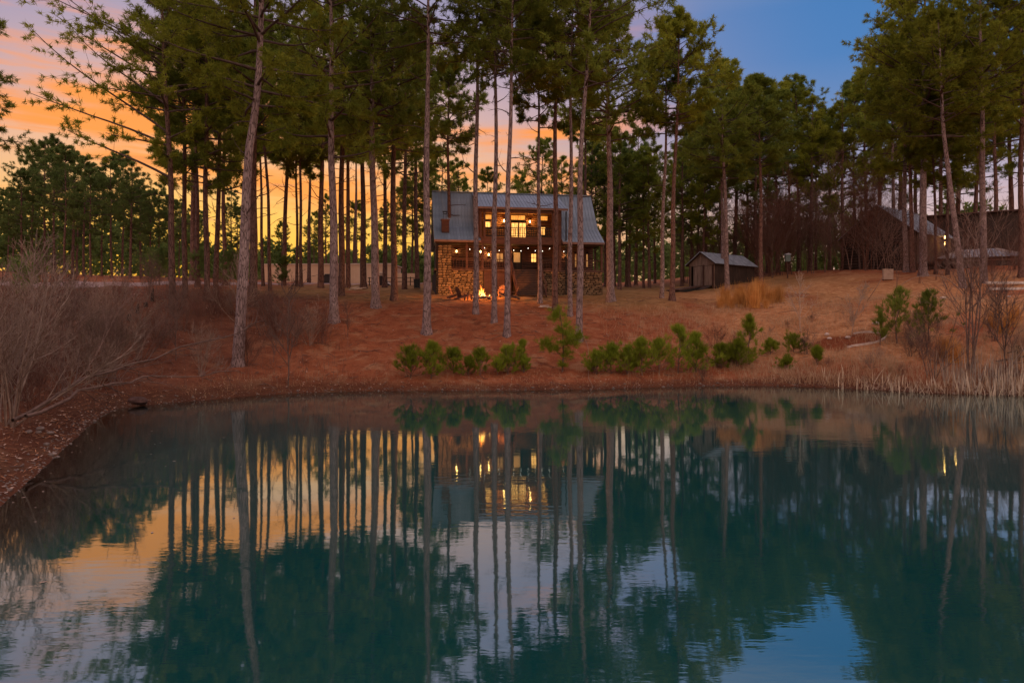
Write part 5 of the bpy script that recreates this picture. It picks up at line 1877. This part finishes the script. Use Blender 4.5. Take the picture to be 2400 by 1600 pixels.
# thin leafless saplings
SAPL = [make_bare(np.random.default_rng(440 + q), 5.0, 1, 4, 20, 5, 2, 0.042, 0.35) for q in range(3)]
for px, py, h, q, mt, lab in [(413, 845, 4.6, 0, 'twig', 'thin dark leafless sapling in front of the pine with sunset-reaching limbs'),
                              (675, 905, 5.6, 1, 'twig', 'thin leafless sapling on the bank right of the bent pine'),
                              (640, 850, 3.2, 2, 'twig', 'small forked leafless sapling beside the bent pine'),
                              (815, 790, 2.6, 0, 'twig', 'slim leafless sapling right of the stout grey pine'),
                              (1875, 775, 3.9, 1, 'twig_light', 'bare pale sapling in the dry field left of the edged bed'),
                              (1996, 788, 4.4, 2, 'twig_light', 'bare pale sapling growing inside the edged bed'),
                              (555, 800, 5.2, 1, 'twig_pale', 'bare spreading sapling right against the bent pine trunk')]:
    put('leafless_sapling', with_mat(SAPL[q], M[mt]), None, px, py, h / 5.0, lab, 'sapling')
# multi-stemmed bare trees on the right bank
for px, py, h, sd, st_n, spr, lab in [(2275, 872, 8.6, 450, 5, 13, 'tall multi-stemmed bare tree on the right bank among the reeds'),
                                      (2178, 892, 4.2, 451, 7, 32, 'leafless shrub with sprawling stems left of the tall reeds'),
                                      (2350, 880, 6.0, 452, 4, 34, 'leaning leafless shrub behind the tall grey reeds'),
                                      (2330, 800, 4.0, 453, 8, 26, 'rounded leafless shrub below the pavilion')]:
    put('bare_tree' if h > 5 else 'leafless_shrub', make_bare(np.random.default_rng(sd), h, st_n, spr, 9, 5, 2, 0.05 if h > 5 else 0.022), M['twig'], px, py, 1.0, lab,
        'tree' if h > 5 else 'shrub')
# brown thicket of saplings behind the shed and before the cabin
THK = [with_mat(make_bare(np.random.default_rng(460 + q), 8.0, [2, 3, 2, 4][q], [5, 8, 12, 10][q], 14, 6, 2, 0.035, 0.35), M['twig_red' if q % 2 else 'twig']) for q in range(4)]
rr_ = np.random.default_rng(8)
for i in range(64):
    px = rr_.uniform(1600, 2080)
    d = rr_.uniform(74, 95) if px < 1990 else rr_.uniform(66, 74)
    if 1600 < px < 1780 and d < 82:
        d += 8
    x = (px - 1200) / F * d
    put('thicket_sapling', THK[i % 4], None, 0, 0, rr_.uniform(0.9, 1.6), 'leafless brown sapling in the thicket between shed and cabin', 'sapling', 'brown thicket', loc=(x, d, gz(x, d)))
for i in range(26):
    px = rr_.uniform(2080, 2420)
    d = rr_.uniform(56, 66)
    x = (px - 1200) / F * d
    put('thicket_sapling', THK[i % 4], None, 0, 0, rr_.uniform(0.3, 0.65), 'leafless brown sapling in front of the cabin', 'sapling', 'saplings before the cabin', loc=(x, d, gz(x, d)))


# low brown shrubs over the right bank
rr_ = np.random.default_rng(18)
LOWB = [with_mat(BR[q], M[['twig_red', 'twig', 'twig_pale', 'dry_weed'][q]]) for q in range(4)]
n_ = 0
while n_ < 40:
    px, py = rr_.uniform(1640, 2400), rr_.uniform(745, 905)
    if (1880 < px < 2090 and 770 < py < 830) or rr_.uniform() > (px - 1500) / 700:
        continue
    p = on_ground(px, py)
    put('low_shrub', LOWB[n_ % 4], None, 0, 0, rr_.uniform(0.16, 0.5), 'low leafless brown shrub in the dry weeds of the right bank', 'shrub', 'low shrubs of the right bank', loc=p)
    n_ += 1


# ---- young pines and evergreen shrubs
def make_young(rng, H, R, nb=26, K=26, nlen=0.24, nw=0.02, base=0.08, bushy=0.5):
    g = Geo()
    hs_ = np.linspace(-0.1, H, 8)
    wob = np.cumsum(rng.normal(size=(8, 2)) * 0.03 * H / 2, 0)
    ax = np.stack([wob[:, 0], wob[:, 1], hs_], -1)
    g.tubes(ax[None], np.linspace(0.012 + 0.012 * H, 0.008, 8)[None], 6)
    tq = rng.uniform(base, 0.97, nb)
    b0 = np.stack([np.interp(tq * H, hs_, ax[:, c]) for c in range(3)], -1)
    a = rng.uniform(0, 6.28, nb)
    L = R * (1.05 - tq ** (1.0 + bushy)) * rng.uniform(0.35, 1.5, nb) + 0.08
    e = np.radians(rng.uniform(-12, 45, nb) + 30 * tq)
    u = np.linspace(0, 1, 6)
    ev = e[:, None] + u[None] * 0.5
    s = np.stack([np.cos(ev) * np.cos(a)[:, None], np.cos(ev) * np.sin(a)[:, None], np.sin(ev)], -1) * (L / 5)[:, None, None]
    s[:, 0] = 0
    P = b0[:, None, :] + np.cumsum(s, 1)
    g.tubes(P, np.repeat(np.linspace(0.012, 0.005, 6)[None], nb, 0), 4)
    C, D = [P[:, q] for q in (3, 5)], [norm(P[:, q] - P[:, q - 1]) for q in (3, 5)]
    S, _, _ = grow(rng, P, 3, (0.35, 0.7), (25, 60), 0.25, 3, 0.45)
    g.tubes(S, np.repeat(np.linspace(0.007, 0.004, 3)[None], len(S), 0), 3)
    C += [S[:, 2]]
    D += [norm(S[:, 2] - S[:, 1])]
    tp = np.stack([np.interp(np.linspace(0.75, 1, 6) * H, hs_, ax[:, c]) for c in range(3)], -1)
    C.append(tp)
    D.append(np.tile([0, 0, 1.0], (6, 1)))
    C, D = np.concatenate(C), np.concatenate(D)
    V_, Q_ = needles_mesh(rng, C, D, K, nlen, nw, 0.42, 0.5, 0.03)
    return g.mesh('stem'), np_mesh('foliage', V_, Q_)


def young(px, py, top, wpx, seed, label, mat='needles_young', name='young_pine', bushy=0.5, nb=26, group=None, base=0.08, K=14):
    p = on_ground(px, py)
    d = p[1]
    H = (py - top) / F * d
    R = wpx / F * d / 2
    sm, fm_ = make_young(np.random.default_rng(seed), H, R, nb, K, nlen=min(0.36, 0.2 + 0.08 * H), nw=0.026, bushy=bushy, base=base)
    t = empty(name, tuple(p), 0)
    link('stem', sm, M['twig'], t)
    link('foliage', fm_, M[mat], t)
    tag(t, label, 'shrub' if name != 'young_pine' else 'young pine', group)
    return t


GB = 'green young pines along the bank'
for k_, a in enumerate([
    (962, 884, 820, 62, 'leftmost green bush on the far bank, low and twiggy'),
    (1012, 884, 806, 58, 'taller second green bush from the left on the far bank'),
    (1064, 871, 822, 44, 'rounded bright green young pine left of centre on the bank'),
    (1098, 877, 840, 36, 'low green tuft between the rounded one and a spiky one'),
    (1124, 876, 816, 40, 'spiky green young pine with one upright leader on the bank'),
    (1165, 876, 846, 34, 'small low green seedling left of the dense dark bush'),
    (1190, 874, 818, 56, 'dense dark-green bush left of the tall layered sapling'),
    (1227, 872, 842, 34, 'low bushy seedling at the right end of the left bank row'),
    (1222, 836, 796, 12, 'very thin green seedling standing alone uphill of the dense bush'),
    (1398, 874, 826, 46, 'first green bush right of the tall layered sapling'),
    (1432, 872, 812, 56, 'second green bush right of the tall layered sapling'),
    (1470, 875, 818, 54, 'third green bush in the row right of the layered sapling'),
    (1505, 876, 796, 60, 'fourth green bush in the row, dark at the foot'),
    (1545, 874, 800, 62, 'fifth green bush in the row, broad and soft'),
    (1590, 872, 762, 70, 'tallest broad green bush in the right bank row'),
    (1632, 868, 782, 60, 'last broad green bush of the right bank row, among dry stems'),
    (1690, 860, 806, 44, 'low green seedling left of the upright double-topped young pine'),
    (1725, 858, 796, 48, 'green seedling at the foot of the upright young pine'),
    (1757, 852, 736, 46, 'upright bright young pine standing at the edge of the dry field'),
    (1843, 862, 842, 30, 'tiny low green seedling near the shore weeds'),
    (1805, 828, 795, 26, 'small green seedling in the dry weeds left of the edged bed'),
    (1862, 822, 783, 40, 'loose green seedling just left of the edged bed'),
    (1917, 852, 812, 24, 'small dense green seedling below the edged bed'),
    (1720, 850, 826, 24, 'smallest seedling beneath the upright young pine'),
]):
    young(a[0], a[1] + 4, a[2] + 8, a[3] * 1.2, 500 + k_, a[4], 'needles_young', group=GB, nb=38 if a[3] > 40 else 24, base=0.0)
young(2103, 806, 682, 92, 540, 'larger dark-green young pine right of the edged bed', 'needles', nb=40, group=GB)
young(2180, 800, 690, 96, 541, 'wide open dark-green young pine left of the multi-stemmed bare tree', 'needles', nb=34, group=GB)
young(2065, 808, 735, 30, 542, 'narrow dark seedling at the right end of the edged bed', 'needles', nb=18, group=GB)

# the tall layered sapling at the water's edge
p = on_ground(1318, 872)
d = p[1]
t = empty('young_pine', tuple(p))
rng = np.random.default_rng(560)
g = Geo()
H = (872 - 722) / F * d
hs_ = np.linspace(-0.1, H, 10)
ax = np.stack([0.10 * np.sin(hs_ * 1.1) - 0.035 * hs_, 0.05 * np.sin(hs_ * 1.7), hs_], -1)
g.tubes(ax[None], np.linspace(0.05, 0.015, 10)[None], 7)
C, D = [], []
for px, py, rx, rz_, n in [(1306, 738, 18, 16, 46), (1322, 775, 22, 15, 44), (1277, 806, 16, 13, 34), (1335, 800, 22, 17, 50), (1352, 790, 13, 11, 26), (1300, 822, 12, 9, 16), (1330, 832, 14, 12, 16), (1318, 855, 8, 12, 10)]:
    c = np.array([(px - 1318) / F * d, rng.uniform(-0.2, 0.2), (872 - py) / F * d])
    b = np.array([np.interp(c[2] - 0.25, hs_, ax[:, q]) for q in range(3)])
    pts = np.stack([b, (b + c) / 2 + [0, 0, -0.05], c])
    g.tubes(pts[None], np.array([[0.018, 0.014, 0.008]]), 5)
    q = rng.normal(size=(n, 3)) * np.array([rx, rx, rz_]) / F * d * 0.5
    C.append(c + q)
    D.append(norm(q + np.array([0, 0, 0.15])))
V_, Q_ = needles_mesh(rng, np.concatenate(C), np.concatenate(D), 24, 0.30, 0.02, 0.55, 0.35, 0.05)
link('stem', g.mesh('stem'), M['twig'], t)
link('foliage', np_mesh('foliage', V_, Q_), M['needles_young'], t)
tag(t, 'tall layered young pine with separate green tiers at the water edge', 'young pine', GB)

# dark evergreen shrubs under the left stand and by the beige wall
for k_, (px, py, top, wpx, lab) in enumerate([(66, 720, 610, 90, 'dark evergreen shrub deep in the left brush'),
                                              (468, 672, 590, 60, 'dark evergreen shrub between trunks left of the bent pine'),
                                              (540, 676, 600, 80, 'dark evergreen shrub just left of the bent pine trunk'),
                                              (372, 668, 590, 70, 'dark evergreen shrub at the end of the gravel drive'),
                                              (668, 672, 604, 36, 'narrow dark cedar in front of the beige wall')]):
    young(px, py, top, wpx, 580 + k_, lab, 'needles_far', 'evergreen_shrub', bushy=1.2, nb=44, K=20)

# ---- grass clumps, reeds, litter
def blades(rng, base, h, lean, w, k=4, droop=0.25):
    """bent tapering blades; base (n,3), h (n,) -> verts, quads"""
    n = len(base)
    a = rng.uniform(0, 6.28, n)
    ln = np.abs(rng.normal(0, lean, n))
    s = np.linspace(0, 1, k)
    out = (ln[:, None] * s[None] + droop * ln[:, None] * s[None] ** 2) * h[:, None]
    P = np.stack([base[:, None, 0] + np.cos(a)[:, None] * out, base[:, None, 1] + np.sin(a)[:, None] * out, base[:, None, 2] + h[:, None] * s[None] * np.cos(np.minimum(ln, 1.3))[:, None]], -1)
    b = rng.uniform(0, 6.28, n)
    taper = np.array([1.0, 0.9, 0.6, 0.12]) if k == 4 else np.array([1.0, 0.75, 0.12])
    side = np.stack([np.cos(b), np.sin(b), np.zeros(n)], -1)[:, None, :] * (w * taper[None])[..., None] / 2
    V_ = np.stack([P - side, P + side], 2).reshape(-1, 3)
    idx = np.arange(n * k * 2).reshape(n, k, 2)
    Q_ = np.stack([idx[:, :-1, 0], idx[:, :-1, 1], idx[:, 1:, 1], idx[:, 1:, 0]], -1).reshape(-1, 4)
    return V_, Q_


CL = []
for q in range(4):
    rng = np.random.default_rng(600 + q)
    n = 260
    b = np.stack([rng.normal(0, 0.14, n), rng.normal(0, 0.14, n), np.full(n, -0.03)], -1)
    V_, Q_ = blades(rng, b, rng.uniform(0.6, 1.25, n), 0.22, 0.016)
    CL.append(np_mesh('grass_clump', V_, Q_))
k_ = 0
GC = [(1712, 722, 1.0), (1742, 720, 0.9), (1768, 722, 1.0), (1727, 712, 1.1), (1758, 712, 1.1), (1785, 710, 1.1), (1806, 712, 1.1), (1826, 708, 1.0), (1700, 712, 0.9), (1795, 722, 0.7),
                  (1735, 704, 1.1), (1772, 702, 1.0), (1815, 700, 0.9), (1690, 722, 0.7)]
GI = {(a[0], a[1]): i for i, a in enumerate(sorted(GC))}
for px, py, s in GC:
    put('grass_clump', CL[k_ % 4], M['sedge'], px, py, s * (0.95 + 0.3 * (k_ % 3)), ORD[GI[(px, py)]] + ' orange grass clump from the left in the patch below the shed', 'grass clump', 'orange grass clumps below the shed')
    k_ += 1
for px, py, s, lab in [(2240, 850, 1.2, 'golden grass clump behind the sprawling shrub on the right bank'), (2215, 838, 1.1, 'golden grass clump left of the multi-stemmed bare tree'),
                       (2330, 770, 1.3, 'golden grass clump uphill of the right reeds'), (2375, 765, 1.4, 'golden grass clump at the right edge of the picture'), (2355, 785, 1.2, 'golden grass clump below the one at the right edge')]:
    put('grass_clump', CL[k_ % 4], M['sedge'], px, py, s, lab, 'grass clump', 'golden grass on the right bank')
    k_ += 1


def scatter(rng, n, x0, x1, y0, y1, keep):
    x = rng.uniform(x0, x1, n)
    y = rng.uniform(y0, y1, n)
    s = shore_dist(x, y)
    ok = keep(x, y, s, rng.uniform(size=n))
    x, y = x[ok], y[ok]
    return np.stack([x, y, ground(x, y)], -1)


rng = np.random.default_rng(700)
# cattail reeds standing in the shallows on the right
g1, g2 = [], []
b = scatter(rng, 6500, 16.0, 27.0, 29.0, 36.0, lambda x, y, s, r: (s > -1.0) & (s < 1.3) & (r < 0.06 + 0.36 * np.clip((x - 19.5) / 4, 0, 1)) & (np.sin(x * 3.1) + np.sin(x * 7.3 + 1) > -0.7))
b[:, 2] = np.maximum(b[:, 2], -0.15)
h = rng.uniform(0.25, 0.85, len(b)) + 0.75 * np.clip((b[:, 0] - 20.5) / 2.5, 0, 1) * rng.uniform(0.2, 1.1, len(b))
V_, Q_ = blades(rng, b, h, 0.17, 0.042, droop=0.5)
tag(link('reeds', np_mesh('reeds', V_, Q_), M['reed']), 'pale dry reeds along the right shore', 'reeds', kind='stuff')
b = scatter(rng, 800, 20.5, 27.0, 29.5, 35.0, lambda x, y, s, r: (s > -0.8) & (s < 2.2) & (r < 0.65))
V_, Q_ = blades(rng, b, rng.uniform(0.9, 1.9, len(b)), 0.12, 0.03)
tag(link('grey_reeds', np_mesh('grey_reeds', V_, Q_), M['reed_old']), 'tall greyish reeds behind the pale ones at the right shore', 'reeds', kind='stuff')
b = scatter(rng, 1800, 17.0, 25.5, 29.5, 34.0, lambda x, y, s, r: (s > -0.7) & (s < 0.6) & (r < 0.6))
b[:, 2] = np.maximum(b[:, 2], 0.02)
V_, Q_ = blades(rng, b, rng.uniform(0.3, 0.9, len(b)), 1.0, 0.016, droop=0.3)
tag(link('broken_reeds', np_mesh('broken_reeds', V_, Q_), M['reed']), 'broken flattened reeds tangled at the foot of the right reed bed', 'reeds', kind='stuff')
# dry weeds over the right slope and along the shore
b = scatter(rng, 90000, 6.0, 34.0, 31.0, 52.0, lambda x, y, s, r: (s > 0.15) & (r < 0.12 + 0.5 * (s < 3.5) * (x > 12) + 0.45 * (np.sin(x * 0.9) * np.sin(y * 0.8 + x * 0.3) > 0.1) * np.clip((x - 8) / 8, 0, 1)))
V_, Q_ = blades(rng, b, rng.uniform(0.08, 0.5, len(b)), 0.35, 0.015, k=3)
tag(link('dry_weeds', np_mesh('dry_weeds', V_, Q_), M['dry_weed']), 'thin dry weeds over the right slope', 'weeds', kind='stuff')
b = scatter(rng, 26000, -14, 20.0, 26.0, 38.0, lambda x, y, s, r: (s > 0.1) & (s < 2.6) & (r < 0.35))
V_, Q_ = blades(rng, b, rng.uniform(0.05, 0.28, len(b)), 0.5, 0.011)
tag(link('shore_weeds', np_mesh('shore_weeds', V_, Q_), M['dry_weed']), 'short dry weeds along the far shore', 'weeds', kind='stuff')
b = scatter(rng, 9000, -26, -8.0, 12.0, 42.0, lambda x, y, s, r: (s > 0.8) & (x / y < -0.24) & (r < 0.5))
V_, Q_ = blades(rng, b, rng.uniform(0.2, 1.0, len(b)), 0.25, 0.010)
tag(link('brush_weeds', np_mesh('brush_weeds', V_, Q_), M['twig']), 'thin brown weed stems filling the left brush', 'weeds', kind='stuff')
# fallen needles and leaves
b = scatter(rng, 120000, -26, 30.0, 13.0, 60.0, lambda x, y, s, r: (s > 0.05) & (r < 0.75 * np.clip(1.2 - (y - 30) / 40, 0.25, 1)))
n = len(b)
a = rng.uniform(0, 6.28, n)
l = rng.uniform(0.08, 0.22, n)[:, None]
d1 = np.stack([np.cos(a), np.sin(a), rng.uniform(-0.1, 0.25, n)], -1) * l
d2 = np.stack([-np.sin(a), np.cos(a), rng.uniform(-0.2, 0.2, n)], -1) * 0.02
b[:, 2] += 0.015
V_ = np.stack([b - d1 / 2 - d2 / 2, b - d1 / 2 + d2 / 2, b + d1 / 2 + d2 / 2, b + d1 / 2 - d2 / 2], 1).reshape(-1, 3)
tag(link('fallen_needles', np_mesh('fallen_needles', V_, np.arange(n * 4).reshape(-1, 4)), M['straw']), 'loose fallen pine needles over the slope', 'pine straw', kind='stuff')
b = scatter(rng, 40000, -26, 30.0, 11.0, 50.0, lambda x, y, s, r: (s > 0.03) & (r < 0.10 + 0.35 * (s < 1.6) + 0.15 * (np.sin(x * 1.3 + y) > 0.5)))
n = len(b)
a = rng.uniform(0, 6.28, n)
l = rng.uniform(0.02, 0.06, n)[:, None]
d1 = np.stack([np.cos(a), np.sin(a), rng.uniform(-0.5, 0.5, n)], -1) * l
d2 = np.stack([-np.sin(a), np.cos(a), rng.uniform(-0.5, 0.5, n)], -1) * l * 0.6
b[:, 2] += 0.03
V_ = np.stack([b - d1, b + d2, b + d1, b - d2], 1).reshape(-1, 3)
tag(link('fallen_leaves', np_mesh('fallen_leaves', V_, np.arange(n * 4).reshape(-1, 4)), M['leaf']), 'small pale fallen leaves scattered over the banks', 'leaves', kind='stuff')

# fallen twigs and cones on the straw
b = scatter(rng, 2600, -24, 26.0, 14.0, 58.0, lambda x, y, s, r: (s > 0.3) & (r < 0.6))
n = len(b)
a = rng.uniform(0, 6.28, n)
l = rng.uniform(0.1, 0.6, n) * np.where(rng.uniform(size=n) < 0.06, 3.0, 1.0)
dv = np.stack([np.cos(a), np.sin(a), rng.uniform(-0.05, 0.12, n)], -1)
P_ = np.stack([b - dv * l[:, None] / 2, b + rng.normal(size=(n, 3)) * 0.03, b + dv * l[:, None] / 2], 1)
P_[..., 2] = ground(P_[..., 0], P_[..., 1]) + 0.03
V_, Q_ = tubes(P_, np.repeat(np.array([[0.014, 0.012, 0.007]]), n, 0), 4)
tag(link('fallen_twigs', np_mesh('fallen_twigs', V_, Q_), M['twig']), 'dead twigs lying on the pine straw', 'twigs', kind='stuff')

# leaves and needles floating near the shore
b = scatter(rng, 5200, -14, 24.0, 8.0, 36.0, lambda x, y, s, r: (s < -0.05) & (s > -4.5) & (r < 0.09 + 0.5 * (s > -0.5)))
n = len(b)
a = rng.uniform(0, 6.28, n)
l = rng.uniform(0.012, 0.045, n)[:, None]
b[:, 2] = 0.006
d1 = np.stack([np.cos(a), np.sin(a), np.zeros(n)], -1) * l
d2 = np.stack([-np.sin(a), np.cos(a), np.zeros(n)], -1) * l * 0.55
V_ = np.stack([b - d1, b + d2, b + d1, b - d2], 1).reshape(-1, 3)
tag(link('floating_leaves', np_mesh('floating_leaves', V_, np.arange(n * 4).reshape(-1, 4)), M['leaf']), 'tiny pale leaves floating near the pond shore', 'leaves', kind='stuff')
